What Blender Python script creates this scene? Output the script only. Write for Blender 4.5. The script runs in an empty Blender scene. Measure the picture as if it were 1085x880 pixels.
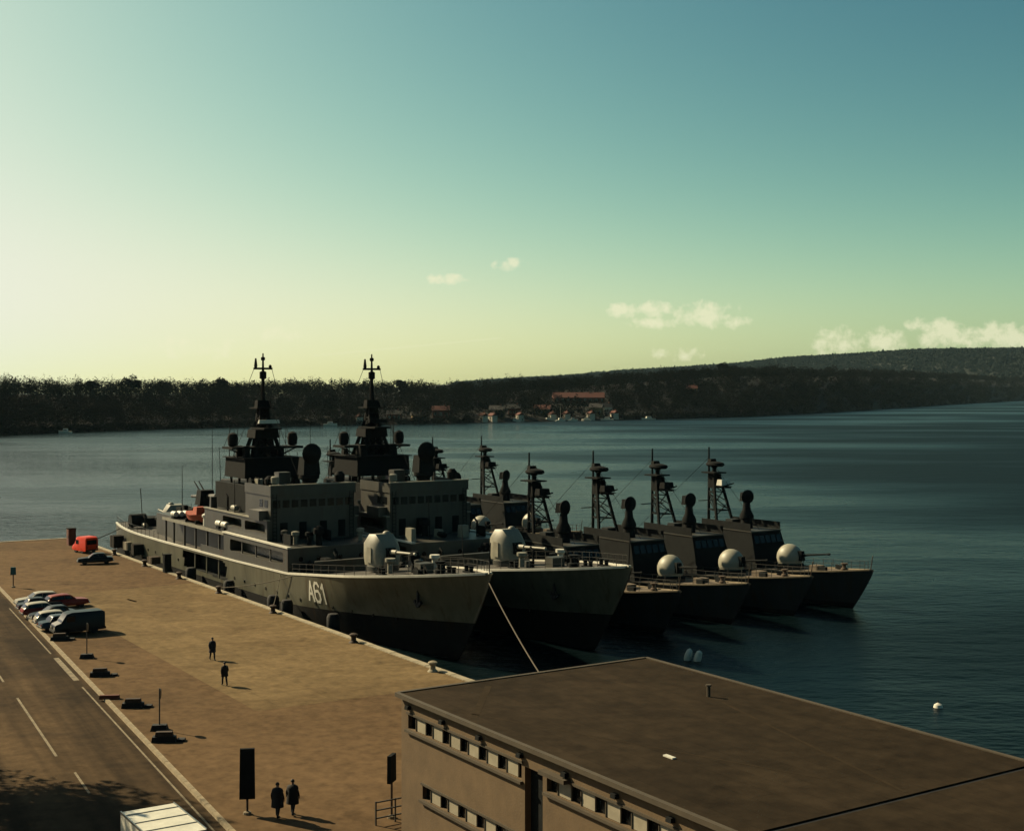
import bpy, math, random
import numpy as np
from mathutils import Vector, Matrix
R = math.radians
rnd = random.Random(7)
sc = bpy.context.scene
col = sc.collection

# ------------------------------------------------------------------ camera
cam_d = bpy.data.cameras.new('camera'); cam = bpy.data.objects.new('camera', cam_d); col.objects.link(cam)
cam.location = (0, 0, 24.0); cam.rotation_euler = (R(90), 0, 0)
cam_d.sensor_width = 36; cam_d.lens = 36 * 1400 / 1085
cam_d.shift_x = -6.5 / 1085; cam_d.shift_y = -28 / 1085
cam_d.clip_start = 0.5; cam_d.clip_end = 40000
sc.camera = cam

# ------------------------------------------------------------------ sky
SUN_AZ, SUN_EL = -60.0, 34.0
FILM = ((0.53, 2.158, -3.357), (0.80, 2.008, -3.166), (0.54, 1.746, -2.921))
world = bpy.data.worlds.new('World'); sc.world = world; world.use_nodes = True
nt = world.node_tree; N = nt.nodes; LK = nt.links
sky = N.new('ShaderNodeTexSky'); sky.sky_type = 'NISHITA'; sky.sun_disc = False
sky.sun_elevation = R(SUN_EL); sky.sun_rotation = R(SUN_AZ)
sky.dust_density = 3.0; sky.air_density = 1.0; sky.ozone_density = 1.0
def wm(op, a, b=None, c=None, clamp=False):
    n = N.new('ShaderNodeMath'); n.operation = op; n.use_clamp = clamp
    for i, v in enumerate((a, b, c)):
        if v is None: continue
        if isinstance(v, (int, float)): n.inputs[i].default_value = v
        else: LK.new(v, n.inputs[i])
    return n.outputs[0]
sep = N.new('ShaderNodeSeparateColor'); LK.new(sky.outputs[0], sep.inputs[0])
# the response of an old colour print: each layer has its own contrast and a soft shoulder
tc = N.new('ShaderNodeTexCoord'); sx = N.new('ShaderNodeSeparateXYZ'); LK.new(tc.outputs['Generated'], sx.inputs[0])
el = wm('ARCSINE', sx.outputs[2])
lift = wm('SUBTRACT', 1.0, wm('EXPONENT', wm('MULTIPLY', wm('MAXIMUM', el, 0.0), -1 / R(4.0))))
chan = []
for i, (k, g, h) in enumerate(FILM):
    s_ = wm('MULTIPLY', wm('MULTIPLY', wm('POWER', sep.outputs[i], g), k), wm('EXPONENT', wm('MULTIPLY', lift, h)))
    chan.append(wm('MULTIPLY', wm('SUBTRACT', 1.0, wm('EXPONENT', wm('MULTIPLY', s_, -1.0))), (8.45, 8.6, 8.9)[i]))
cmb = N.new('ShaderNodeCombineColor')
for i in range(3): LK.new(chan[i], cmb.inputs[i])
# small fair-weather clouds low over the far shore
nz1 = N.new('ShaderNodeTexNoise'); nz1.inputs['Scale'].default_value = 95; nz1.inputs['Detail'].default_value = 6
nz1.inputs['Roughness'].default_value = 0.62
LK.new(tc.outputs['Generated'], nz1.inputs['Vector'])
az = wm('ARCTAN2', sx.outputs[0], sx.outputs[1])
def px(x, y): return math.atan((x - 549) / 1400), math.atan((412 - y) / 1400 * math.cos(math.atan((x - 549) / 1400)))
clouds = [(470, 295, 22, 6, .75), (541, 280, 17, 7, .75), (661, 328, 20, 9, .8), (694, 328, 20, 9, .7), (690, 342, 30, 6, .6), (748, 333, 34, 13, .85),
          (778, 340, 20, 7, .5), (296, 354, 26, 8, .35), (888, 362, 26, 15, .75), (940, 360, 20, 13, .7), (986, 345, 24, 9, .8), (1000, 357, 30, 14, .7),
          (1060, 356, 60, 13, .8), (720, 375, 30, 6, .4), (1180, 350, 60, 16, .8), (1320, 340, 50, 18, .8), (1500, 352, 80, 14, .7),
          (200, 368, 40, 9, .25)]
acc = None
for (x, y, w, h, s) in clouds:
    a0, e0 = px(x, y)
    d = wm('ADD', wm('POWER', wm('ABSOLUTE', wm('MULTIPLY', wm('SUBTRACT', az, a0), 1400 / w)), 2), wm('POWER', wm('ABSOLUTE', wm('MULTIPLY', wm('SUBTRACT', el, e0), 1400 / h)), 2))
    m = wm('MULTIPLY', wm('SUBTRACT', 1.15, d, clamp=False), s)
    acc = m if acc is None else wm('MAXIMUM', acc, m)
acc = wm('MAXIMUM', acc, -1.6)
cl = wm('MULTIPLY_ADD', wm('SUBTRACT', nz1.outputs[0], 0.5), 3.6, acc)
cl = wm('MULTIPLY', wm('MULTIPLY', cl, 1.15, clamp=True), 0.66)
# thin vapour trail
a0, e0 = px(330, 377); a1, e1 = px(530, 358)
sl = (e1 - e0) / (a1 - a0)
tr = wm('ABSOLUTE', wm('SUBTRACT', wm('SUBTRACT', el, e0), wm('MULTIPLY', wm('SUBTRACT', az, a0), sl)))
tr = wm('SUBTRACT', 1.0, wm('MULTIPLY', tr, 1400 / 1.3), clamp=True)
tr = wm('MULTIPLY', tr, wm('MULTIPLY', wm('LESS_THAN', az, a1), wm('GREATER_THAN', az, a0)))
cl = wm('MAXIMUM', cl, wm('MULTIPLY', tr, 0.22))
mx = N.new('ShaderNodeMix'); mx.data_type = 'RGBA'
LK.new(cl, mx.inputs[0]); LK.new(cmb.outputs[0], mx.inputs[6]); mx.inputs[7].default_value = (9.0, 8.6, 5.9, 1)
LK.new(mx.outputs[2], N['Background'].inputs[0]); N['Background'].inputs[1].default_value = 0.05

# ------------------------------------------------------------------ sun, exposure
sun_d = bpy.data.lights.new('sun', 'SUN'); sun = bpy.data.objects.new('sun', sun_d); col.objects.link(sun)
sun_d.energy = 5.0; sun_d.angle = R(0.55); sun_d.color = (1.0, 0.83, 0.52)
to_sun = Vector((math.sin(R(SUN_AZ)) * math.cos(R(SUN_EL)), math.cos(R(SUN_AZ)) * math.cos(R(SUN_EL)), math.sin(R(SUN_EL))))
sun.rotation_euler = (-to_sun).to_track_quat('-Z', 'Y').to_euler(); sun.location = to_sun * 200
sc.view_settings.view_transform = 'Standard'; sc.view_settings.look = 'None'
sc.view_settings.exposure = 1.0; sc.view_settings.gamma = 1.0
sc.render.engine = 'CYCLES'
sc.cycles.max_bounces = 6; sc.cycles.diffuse_bounces = 2; sc.cycles.glossy_bounces = 3

# ------------------------------------------------------------------ helpers
TH = R(-57.0)                                    # the quay runs this way, towards the near right
DU = Vector((math.cos(TH), math.sin(TH), 0)); DV = Vector((-math.sin(TH), math.cos(TH), 0))
QZ = 2.0                                         # quay level above the water
def W(u, v, z=0.0): return Vector((DU.x * u + DV.x * v, DU.y * u + DV.y * v, z))

AK = 0.53                                        # paints darkened to suit the exposure
def mat(name, c, rough=0.7, var=0.25, scale=1.5, bump=0.0, bscale=20, metal=0.0, c2=None, stretch=(1, 1, 1), spec=0.3, coord='Object', detail=6, streak=None):
    m = bpy.data.materials.new(name); m.use_nodes = True
    t = m.node_tree; b = t.nodes['Principled BSDF']
    b.inputs['Roughness'].default_value = rough; b.inputs['Metallic'].default_value = metal
    b.inputs['Specular IOR Level'].default_value = spec
    co = t.nodes.new('ShaderNodeTexCoord'); mp = t.nodes.new('ShaderNodeMapping')
    mp.inputs['Scale'].default_value = stretch
    if coord == 'World':
        g = t.nodes.new('ShaderNodeNewGeometry'); t.links.new(g.outputs['Position'], mp.inputs[0])
    else: t.links.new(co.outputs[coord], mp.inputs[0])
    nz = t.nodes.new('ShaderNodeTexNoise'); nz.inputs['Scale'].default_value = scale; nz.inputs['Detail'].default_value = detail
    nz.inputs['Roughness'].default_value = 0.65
    t.links.new(mp.outputs[0], nz.inputs['Vector'])
    rp = t.nodes.new('ShaderNodeValToRGB')
    c = [x * AK for x in c]; c2 = [x * AK for x in c2] if c2 else None
    ca = [x * (1 - var) for x in c]; cb = list(c2) if c2 else [min(1, x * (1 + var)) for x in c]
    rp.color_ramp.elements[0].position = 0.32; rp.color_ramp.elements[1].position = 0.68
    rp.color_ramp.elements[0].color = (*ca, 1); rp.color_ramp.elements[1].color = (*cb, 1)
    t.links.new(nz.outputs[0], rp.inputs[0]); t.links.new(rp.outputs[0], b.inputs['Base Color'])
    if streak:                                   # rust and dirt run down the plates
        m2 = t.nodes.new('ShaderNodeMapping'); m2.inputs['Scale'].default_value = (1.6, 1.6, .09); t.links.new(co.outputs['Object'], m2.inputs[0])
        n3 = t.nodes.new('ShaderNodeTexNoise'); n3.inputs['Scale'].default_value = 1.0; n3.inputs['Detail'].default_value = 5; t.links.new(m2.outputs[0], n3.inputs['Vector'])
        r3 = t.nodes.new('ShaderNodeMapRange'); r3.inputs['From Min'].default_value = .56; r3.inputs['From Max'].default_value = .74; r3.inputs['To Max'].default_value = .75; t.links.new(n3.outputs[0], r3.inputs['Value'])
        x3 = t.nodes.new('ShaderNodeMix'); x3.data_type = 'RGBA'; t.links.new(r3.outputs[0], x3.inputs[0]); t.links.new(rp.outputs[0], x3.inputs[6]); x3.inputs[7].default_value = (*[q * AK for q in streak], 1)
        t.links.new(x3.outputs[2], b.inputs['Base Color'])
    if bump:
        n2 = t.nodes.new('ShaderNodeTexNoise'); n2.inputs['Scale'].default_value = bscale; n2.inputs['Detail'].default_value = 4
        t.links.new(mp.outputs[0], n2.inputs['Vector'])
        bp = t.nodes.new('ShaderNodeBump'); bp.inputs['Strength'].default_value = bump; bp.inputs['Distance'].default_value = 0.05
        t.links.new(n2.outputs[0], bp.inputs['Height']); t.links.new(bp.outputs[0], b.inputs['Normal'])
    return m

M = {}
M['hull'] = mat('hull_grey', (.125, .121, .083), .42, .3, .55, .12, 1.6, stretch=(1, 1, .22), spec=.3, streak=(.06, .03, .012))
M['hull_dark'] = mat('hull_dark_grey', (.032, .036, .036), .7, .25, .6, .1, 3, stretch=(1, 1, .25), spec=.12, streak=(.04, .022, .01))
M['boot'] = mat('boot_topping', (.012, .012, .012), .8, .4, 1, spec=.06, streak=(.03, .018, .01))
M['upper'] = mat('superstructure_grey', (.050, .049, .037), .5, .28, .9, .12, 2, stretch=(1, 1, .3), spec=.5, streak=(.05, .026, .012))
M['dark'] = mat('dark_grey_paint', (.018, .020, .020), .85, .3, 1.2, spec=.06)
M['mast'] = mat('mast_paint', (.016, .017, .017), .85, .3, 2, spec=.06)
M['deck'] = mat('deck_paint', (.075, .065, .052), .85, .35, .8, .2, 12)
M['fdeck'] = mat('boat_deck_paint', (.17, .13, .09), .85, .35, .8, .2, 12)
M['white'] = mat('white_paint', (.85, .82, .70), .45, .12, 2)
M['cream'] = mat('gun_shield_paint', (.33, .31, .24), .5, .18, 1.2)
M['dome'] = mat('gun_dome_plastic', (.42, .40, .31), .5, .12, 1.2)
M['black'] = mat('black_rubber', (.012, .012, .013), .8, .3, 4)
M['glass'] = mat('dark_glass', (.008, .010, .011), .2, .2, 1, spec=.25)
M['orange'] = mat('orange_canvas', (.48, .09, .035), .7, .25, 1.5)
M['rope'] = mat('rope_hemp', (.12, .10, .07), .9, .3, 8)
M['steel'] = mat('worn_steel', (.09, .085, .075), .5, .3, 3, metal=.4)
M['rust'] = mat('rusty_iron', (.06, .035, .022), .8, .4, 4)
M['concrete'] = mat('old_concrete', (.27, .215, .14), .9, .3, 2.5, .3, 14)
M['coping'] = mat('coping_stone', (.40, .34, .23), .85, .25, 1.6, .3, 10)
M['kerb'] = mat('kerb_granite', (.34, .27, .165), .85, .3, 1.5, .2, 12)
M['paint'] = mat('road_paint', (.26, .21, .13), .9, .45, 1.6, detail=9)
M['wood'] = mat('weathered_wood', (.10, .065, .04), .85, .35, 3)

class MB:
    def __init__(s): s.v = []; s.f = []
    def add(s, vs, fs):
        o = len(s.v); s.v += [tuple(p) for p in vs]; s.f += [tuple(i + o for i in f) for f in fs]; return s
    def box(s, x0, x1, y0, y1, z0, z1, tx=0, ty=0):
        a, b = min(x0, x1), max(x0, x1); c, d = min(y0, y1), max(y0, y1)
        vs = [(a, c, z0), (b, c, z0), (b, d, z0), (a, d, z0), (a + tx, c + ty, z1), (b - tx, c + ty, z1), (b - tx, d - ty, z1), (a + tx, d - ty, z1)]
        return s.add(vs, [(3, 2, 1, 0), (4, 5, 6, 7), (0, 1, 5, 4), (1, 2, 6, 5), (2, 3, 7, 6), (3, 0, 4, 7)])
    def bar(s, p, q, w, h=None, up=(0, 0, 1)):
        p, q = Vector(p), Vector(q); d = (q - p).normalized(); h = h or w; U = Vector(up)
        if abs(d.dot(U)) > .95: U = Vector((1, 0, 0))
        a = d.cross(U).normalized() * w / 2; b = d.cross(a).normalized() * h / 2
        vs = [p - a - b, p + a - b, p + a + b, p - a + b, q - a - b, q + a - b, q + a + b, q - a + b]
        return s.add(vs, [(0, 1, 2, 3), (7, 6, 5, 4), (4, 5, 1, 0), (5, 6, 2, 1), (6, 7, 3, 2), (7, 4, 0, 3)])
    def tube(s, pts, r, n=8, cap=True):
        pts = [Vector(p) for p in pts]; m = len(pts)
        rs = r if isinstance(r, (list, tuple)) else [r] * m
        vs = []; fs = []
        for i, p in enumerate(pts):
            d = (pts[min(i + 1, m - 1)] - pts[max(i - 1, 0)]).normalized()
            U = Vector((0, 0, 1)) if abs(d.z) < .95 else Vector((1, 0, 0))
            a = d.cross(U).normalized(); b = d.cross(a).normalized()
            for k in range(n):
                t = 2 * math.pi * k / n; vs.append(p + (a * math.cos(t) + b * math.sin(t)) * rs[i])
        for i in range(m - 1):
            for k in range(n):
                fs.append((i * n + k, i * n + (k + 1) % n, (i + 1) * n + (k + 1) % n, (i + 1) * n + k))
        if cap: fs += [tuple(range(n))[::-1], tuple(range((m - 1) * n, m * n))]
        return s.add(vs, fs)
    def lathe(s, prof, c=(0, 0, 0), n=14, axis='z', sy=1.0):
        vs = []; fs = []; c = Vector(c)
        for (r, h) in prof:
            for k in range(n):
                t = 2 * math.pi * k / n; a, b = r * math.cos(t), r * math.sin(t) * sy
                vs.append(c + (Vector((a, b, h)) if axis == 'z' else Vector((h, a, b)) if axis == 'x' else Vector((b, h, a))))
        m = len(prof)
        for i in range(m - 1):
            for k in range(n): fs.append((i * n + k, i * n + (k + 1) % n, (i + 1) * n + (k + 1) % n, (i + 1) * n + k))
        fs += [tuple(range(n))[::-1], tuple(range((m - 1) * n, m * n))]
        return s.add(vs, fs)
    def ball(s, c, rx, ry=None, rz=None, n=12, m=8, z0=-1.0):
        ry = ry or rx; rz = rz or rx
        a0 = math.asin(max(-1, min(1, z0)))
        prof = []
        for i in range(m + 1):
            a = a0 + (math.pi / 2 - a0) * i / m; prof.append((max(1e-3, math.cos(a)), math.sin(a)))
        o = len(s.v); s.lathe(prof, (0, 0, 0), n)
        for i in range(o, len(s.v)):
            x, y, z = s.v[i]; s.v[i] = (c[0] + x * rx, c[1] + y * ry, c[2] + z * rz)
        return s
    def prism(s, poly, z0, z1, axis='z', inset=0):
        n = len(poly); cx = sum(p[0] for p in poly) / n; cy = sum(p[1] for p in poly) / n
        k = 1 - inset
        P = (lambda a, b, h: (a, b, h)) if axis == 'z' else (lambda a, b, h: (a, h, b)) if axis == 'y' else (lambda a, b, h: (h, a, b))
        vs = [P(a, b, z0) for a, b in poly] + [P(cx + (a - cx) * k, cy + (b - cy) * k, z1) for a, b in poly]
        fs = [tuple(range(n))[::-1], tuple(range(n, 2 * n))] + [(i, (i + 1) % n, n + (i + 1) % n, n + i) for i in range(n)]
        return s.add(vs, fs)
    def mesh(s, name, m, smooth=False):
        me = bpy.data.meshes.new(name); me.from_pydata(s.v, [], s.f); me.materials.append(M[m] if isinstance(m, str) else m)
        me.update()
        import bmesh
        bm = bmesh.new(); bm.from_mesh(me); bmesh.ops.recalc_face_normals(bm, faces=bm.faces); bm.to_mesh(me); bm.free()
        if smooth:
            me.polygons.foreach_set('use_smooth', [True] * len(me.polygons))
            try: me.set_sharp_from_angle(angle=R(38))
            except Exception: pass
        return me
    def build(s, name, m, parent=None, smooth=False, kind=None):
        o = bpy.data.objects.new(name, s.mesh(name, m, smooth)); col.objects.link(o)
        if parent: o.parent = parent
        if kind: o['kind'] = kind
        return o

def tag(o, label=None, cat=None, group=None, kind=None):
    if label: o['label'] = label
    if cat: o['category'] = cat
    if group: o['group'] = group
    if kind: o['kind'] = kind
    return o
def empty(name, loc=(0, 0, 0), rz=0.0):
    o = bpy.data.objects.new(name, None); col.objects.link(o); o.location = loc; o.rotation_euler = (0, 0, rz); o.empty_display_size = .3
    return o
def copy_tree(o, parent=None):
    c = o.copy(); col.objects.link(c)
    if parent: c.parent = parent
    for ch in list(o.children): copy_tree(ch, c)
    return c
def inst(name, me, parent, loc=(0, 0, 0), rz=0.0):
    o = bpy.data.objects.new(name, me); col.objects.link(o); o.parent = parent; o.location = loc; o.rotation_euler = (0, 0, rz); return o

# ------------------------------------------------------------------ water
wmt = bpy.data.materials.new('harbour_water'); wmt.use_nodes = True; t = wmt.node_tree; b = t.nodes['Principled BSDF']
b.inputs['Base Color'].default_value = (.001, .004, .005, 1); b.inputs['IOR'].default_value = 1.15
g = t.nodes.new('ShaderNodeNewGeometry')
def wnoise(scale, stretch, detail=4, rot=0.0):
    mp = t.nodes.new('ShaderNodeMapping'); mp.inputs['Scale'].default_value = stretch; mp.inputs['Rotation'].default_value = (0, 0, rot)
    n = t.nodes.new('ShaderNodeTexNoise'); n.inputs['Scale'].default_value = scale; n.inputs['Detail'].default_value = detail
    t.links.new(g.outputs['Position'], mp.inputs[0]); t.links.new(mp.outputs[0], n.inputs['Vector']); return n.outputs[0]
big = wnoise(.0062, (.62, 1.5, 1), 5, R(-14))
mr = t.nodes.new('ShaderNodeMapRange'); mr.inputs['From Min'].default_value = .43; mr.inputs['From Max'].default_value = .57
mr.inputs['To Min'].default_value = .05; mr.inputs['To Max'].default_value = .29
t.links.new(big, mr.inputs['Value'])
# the breeze freshens away from the sheltered left shore
sp = t.nodes.new('ShaderNodeSeparateXYZ'); t.links.new(g.outputs['Position'], sp.inputs[0])
wr = t.nodes.new('ShaderNodeMapRange'); wr.interpolation_type = 'SMOOTHSTEP'
for k_, v_ in (('From Min', -90), ('From Max', 130), ('To Min', .0), ('To Max', .24)): wr.inputs[k_].default_value = v_
t.links.new(sp.outputs[0], wr.inputs['Value'])
ra_ = t.nodes.new('ShaderNodeMath'); t.links.new(mr.outputs[0], ra_.inputs[0]); t.links.new(wr.outputs[0], ra_.inputs[1]); t.links.new(ra_.outputs[0], b.inputs['Roughness'])
h1 = wnoise(.6, (1, 1.8, 1), 7, R(15)); h2 = wnoise(.11, (1, 2.2, 1), 3, R(-20))
ad = t.nodes.new('ShaderNodeMath'); ad.operation = 'MULTIPLY_ADD'; ad.inputs[1].default_value = 2.0
t.links.new(h2, ad.inputs[0]); t.links.new(h1, ad.inputs[2])
bp = t.nodes.new('ShaderNodeBump'); bp.inputs['Strength'].default_value = .5; bp.inputs['Distance'].default_value = .5
t.links.new(ad.outputs[0], bp.inputs['Height']); t.links.new(bp.outputs[0], b.inputs['Normal'])
mb = MB(); mb.add([(-6500, -400, 0), (6500, -400, 0), (6500, 7500, 0), (-6500, 7500, 0)], [(0, 1, 2, 3)])
tag(mb.build('water', wmt), kind='structure')

# ------------------------------------------------------------------ quay, road
def ground_mat(name, ca, cb, cpatch, scale=.05, strips=0, tracks=False):
    m = bpy.data.materials.new(name); m.use_nodes = True; t = m.node_tree; b = t.nodes['Principled BSDF']
    b.inputs['Roughness'].default_value = .95; b.inputs['Specular IOR Level'].default_value = .04
    g = t.nodes.new('ShaderNodeNewGeometry')
    def nz(sc_, det, stretch=(1, 1, 1)):
        mp = t.nodes.new('ShaderNodeMapping'); mp.inputs['Rotation'].default_value = (0, 0, -TH); mp.inputs['Scale'].default_value = stretch
        n = t.nodes.new('ShaderNodeTexNoise'); n.inputs['Scale'].default_value = sc_; n.inputs['Detail'].default_value = det; n.inputs['Roughness'].default_value = .6
        t.links.new(g.outputs['Position'], mp.inputs[0]); t.links.new(mp.outputs[0], n.inputs['Vector']); return n.outputs[0]
    def ramp(fac, a, bb, c0, c1):
        r = t.nodes.new('ShaderNodeValToRGB'); r.color_ramp.elements[0].position = a; r.color_ramp.elements[1].position = bb
        r.color_ramp.elements[0].color = (*c0, 1); r.color_ramp.elements[1].color = (*c1, 1); t.links.new(fac, r.inputs[0]); return r.outputs[0]
    ca, cb, cpatch = [[x * AK for x in q] for q in (ca, cb, cpatch)]
    base = ramp(nz(scale, 6), .35, .65, ca, cb)
    pat = ramp(nz(scale * .7, 3, (1, 2.5, 1)), .50, .545, (0, 0, 0), (1, 1, 1))
    mxx = t.nodes.new('ShaderNodeMix'); mxx.data_type = 'RGBA'; t.links.new(base, mxx.inputs[6]); mxx.inputs[7].default_value = (*cpatch, 1)
    ml = t.nodes.new('ShaderNodeMath'); ml.operation = 'MULTIPLY'; ml.inputs[1].default_value = .65; t.links.new(pat, ml.inputs[0]); t.links.new(ml.outputs[0], mxx.inputs[0])
    sp = ramp(nz(1.3, 8), .3, .7, (.72, .72, .72), (1.25, 1.25, 1.25))
    m2 = t.nodes.new('ShaderNodeMix'); m2.data_type = 'RGBA'; m2.blend_type = 'MULTIPLY'; m2.inputs[0].default_value = 1
    t.links.new(mxx.outputs[2], m2.inputs[6]); t.links.new(sp, m2.inputs[7]); t.links.new(m2.outputs[2], b.inputs['Base Color'])
    # oil and damp stains with edges of their own
    st = ramp(nz(.32, 4), .62, .70, (1, 1, 1), (.70, .69, .68))
    m3 = t.nodes.new('ShaderNodeMix'); m3.data_type = 'RGBA'; m3.blend_type = 'MULTIPLY'; m3.inputs[0].default_value = .8
    t.links.new(m2.outputs[2], m3.inputs[6]); t.links.new(st, m3.inputs[7]); t.links.new(m3.outputs[2], b.inputs['Base Color'])
    if tracks:                                   # polished wheel tracks and worn lanes along the road
        ma = t.nodes.new('ShaderNodeMapping'); ma.inputs['Rotation'].default_value = (0, 0, -TH + math.atan(0.084)); t.links.new(g.outputs['Position'], ma.inputs[0])
        mc = t.nodes.new('ShaderNodeMapping'); mc.inputs['Scale'].default_value = (.025, 1.0, 1); t.links.new(ma.outputs[0], mc.inputs[0])
        nn = t.nodes.new('ShaderNodeTexNoise'); nn.inputs['Scale'].default_value = .75; nn.inputs['Detail'].default_value = 5; t.links.new(mc.outputs[0], nn.inputs['Vector'])
        m5 = t.nodes.new('ShaderNodeMix'); m5.data_type = 'RGBA'; m5.blend_type = 'MULTIPLY'; m5.inputs[0].default_value = 1
        t.links.new(m3.outputs[2], m5.inputs[6]); t.links.new(ramp(nn.outputs[0], .36, .64, (.68, .68, .68), (1.5, 1.46, 1.4)), m5.inputs[7]); t.links.new(m5.outputs[2], b.inputs['Base Color'])
    if strips:                                   # lengths of roofing felt laid side by side
        mp = t.nodes.new('ShaderNodeMapping'); mp.inputs['Rotation'].default_value = (0, 0, -TH); t.links.new(g.outputs['Position'], mp.inputs[0])
        bk = t.nodes.new('ShaderNodeTexBrick'); bk.inputs['Scale'].default_value = 1.0; bk.inputs['Brick Width'].default_value = 8.0 if strips < 2 else 5.0; bk.inputs['Row Height'].default_value = strips
        bk.inputs['Mortar Size'].default_value = .018; bk.inputs['Color1'].default_value = (.90, .90, .90, 1); bk.inputs['Color2'].default_value = (1.08, 1.08, 1.08, 1); bk.inputs['Mortar'].default_value = (.72, .72, .72, 1)
        t.links.new(mp.outputs[0], bk.inputs['Vector'])
        m4 = t.nodes.new('ShaderNodeMix'); m4.data_type = 'RGBA'; m4.blend_type = 'MULTIPLY'; m4.inputs[0].default_value = 1
        t.links.new(m3.outputs[2], m4.inputs[6]); t.links.new(bk.outputs[0], m4.inputs[7]); t.links.new(m4.outputs[2], b.inputs['Base Color'])
    bp = t.nodes.new('ShaderNodeBump'); bp.inputs['Strength'].default_value = .25; bp.inputs['Distance'].default_value = .03
    t.links.new(nz(6, 6), bp.inputs['Height']); t.links.new(bp.outputs[0], b.inputs['Normal'])
    return m
M['quay'] = ground_mat('quay_asphalt', (.150, .095, .050), (.190, .121, .064), (.124, .079, .043), .045)
M['apron'] = ground_mat('concrete_apron', (.215, .150, .076), (.255, .178, .092), (.18, .122, .062), .06, 4.0)
M['road'] = ground_mat('road_asphalt', (.062, .042, .024), (.10, .067, .037), (.050, .035, .021), .08, 0, True)
M['roof'] = ground_mat('roofing_felt', (.038, .0272, .0162), (.050, .0352, .0214), (.032, .023, .0142), .12, 1.05)

def kerb_v(u): return 24.2 + (-68.1 - u) * 0.084
def sheet(name, pts, z, m, zb=None):
    mb = MB(); n = len(pts); vs = [W(u, v, z) for u, v in pts]
    if zb is None: mb.add(vs, [tuple(range(n))])
    else:
        mb.add(vs + [W(u, v, zb) for u, v in pts], [tuple(range(n)), tuple(range(n, 2 * n))] + [(i, (i + 1) % n, n + (i + 1) % n, n + i) for i in range(n)])
    return tag(mb.build(name, m), kind='structure')
EV = 51.5
UF = -200.0
sheet('quay', [(UF + .6, kerb_v(UF) + .3), (20, kerb_v(20) + .3), (20, EV - .62), (UF + .6, EV - .62)], QZ, 'quay', -2)
sheet('ground', [(UF + .6, -60), (30, -60), (30, 30), (UF + .6, kerb_v(UF) + .3)], QZ - .16, 'quay', -2.1)
RW = 10.5
sheet('road', [(UF + 1, kerb_v(UF) - RW), (25, kerb_v(25) - RW), (25, kerb_v(25)), (UF + 1, kerb_v(UF))], QZ - .13, 'road')
sheet('concrete_apron', [(-145.4, 34.5), (-85.5, 34.2), (-84.8, EV - .64), (-145.8, EV - .64)], QZ + .005, 'apron')
qw = empty('quay_wall', W(0, EV, 0), TH); tag(qw, kind='structure')
mb = MB(); mb.box(UF, 20, -.6, -.05, -2, QZ - .42); mb.build('wall_face', 'concrete', qw)
mb = MB(); mb.box(UF, UF + .58, -40, -.61, -2, QZ - .42); mb.build('end_face', 'concrete', qw)
cop = MB().box(-.99, .99, -.60, .04, -.41, .07, .02, .02).mesh('coping_stone', 'coping')
u = UF + 1
while u < 10: inst('coping_stone', cop, qw, (u, 0, QZ + rnd.uniform(-.012, .012))); u += 2.0
cop2 = MB().box(.0, .58, -.99, .99, -.41, .07, .02, .02).mesh('coping_stone', 'coping')
v = -1.62
while v > -38: inst('coping_stone', cop2, qw, (UF, v, QZ + rnd.uniform(-.012, .012))); v -= 2.0
kb = empty('kerb', W(0, 0, 0), TH); tag(kb, kind='structure')
ks = MB().box(-.74, .74, 0, .32, -.16, .03, .01, .03).mesh('kerb_stone', 'kerb')
u = -190
ang = math.atan(-0.084)
while u < -40: inst('kerb_stone', ks, kb, (u, kerb_v(u), QZ + rnd.uniform(-.006, .006)), ang); u += 1.5
# worn pale strip along the kerb, lane paint
mk = empty('road_markings', (0, 0, 0)); tag(mk, kind='structure')
def strip(name, u0, u1, off, w, z, m='paint'):
    mb = MB(); k = 8; vs = []
    for i in range(k + 1):
        uu = u0 + (u1 - u0) * i / k; vv = kerb_v(uu) + off; vs += [W(uu, vv, z), W(uu, vv + w, z)]
    mb.add(vs, [(2 * i, 2 * i + 1, 2 * i + 3, 2 * i + 2) for i in range(k)]); return mb.build(name, m, mk)
strip('lane_line', -99, -82, -5.4, .16, QZ - .126)
strip('lane_line', -78, -73.5, -5.0, .14, QZ - .126)
strip('lane_line', -112, -105, -5.6, .16, QZ - .126)
for a in (-150, -138, -126): strip('lane_line', a, a + 7, -5.6, .16, QZ - .126)
strip('edge_line', -112, -102.5, -.75, .42, QZ - .126)
strip('edge_line', -100, -60, -.62, .12, QZ - .126)
strip('edge_line', -140, -114, -.70, .12, QZ - .126)
pm = MB().add([W(-136, 41.2, QZ + .005), W(-136.35, 41.5, QZ + .005), W(-138.6, 41.2, QZ + .005), W(-138.2, 40.9, QZ + .005)], [(0, 1, 2, 3)]).build('paint_mark', 'paint', mk)

# ------------------------------------------------------------------ far shore: terrain, woods
nprng = np.random.default_rng(5)
SH = [(-260, 505), (-100, 466), (17, 460), (120, 456), (230, 452.5), (350, 450), (470, 448.5), (590, 446), (700, 444), (800, 441), (880, 437), (950, 432.5), (1010, 428.5), (1085, 424.5), (1160, 421.5), (1300, 419.5)]
TOP = [(-260, 398), (-100, 400), (17, 403), (60, 404.5), (140, 405), (240, 406), (330, 405), (400, 405), (470, 408), (540, 404), (600, 400), (660, 396), (700, 393), (770, 389), (840, 389), (900, 391), (960, 393), (1020, 396), (1085, 400), (1160, 402), (1300, 404)]
def interp(tab, x): return np.interp(x, [p[0] for p in tab], [p[1] for p in tab])
def shore_y(x): return 24 * 1400 / (interp(SH, x) - 412)
TREE_H = 11.0
hill_m = mat('woodland_floor', (.009, .009, .007), .95, .4, .02, coord='World')
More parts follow.
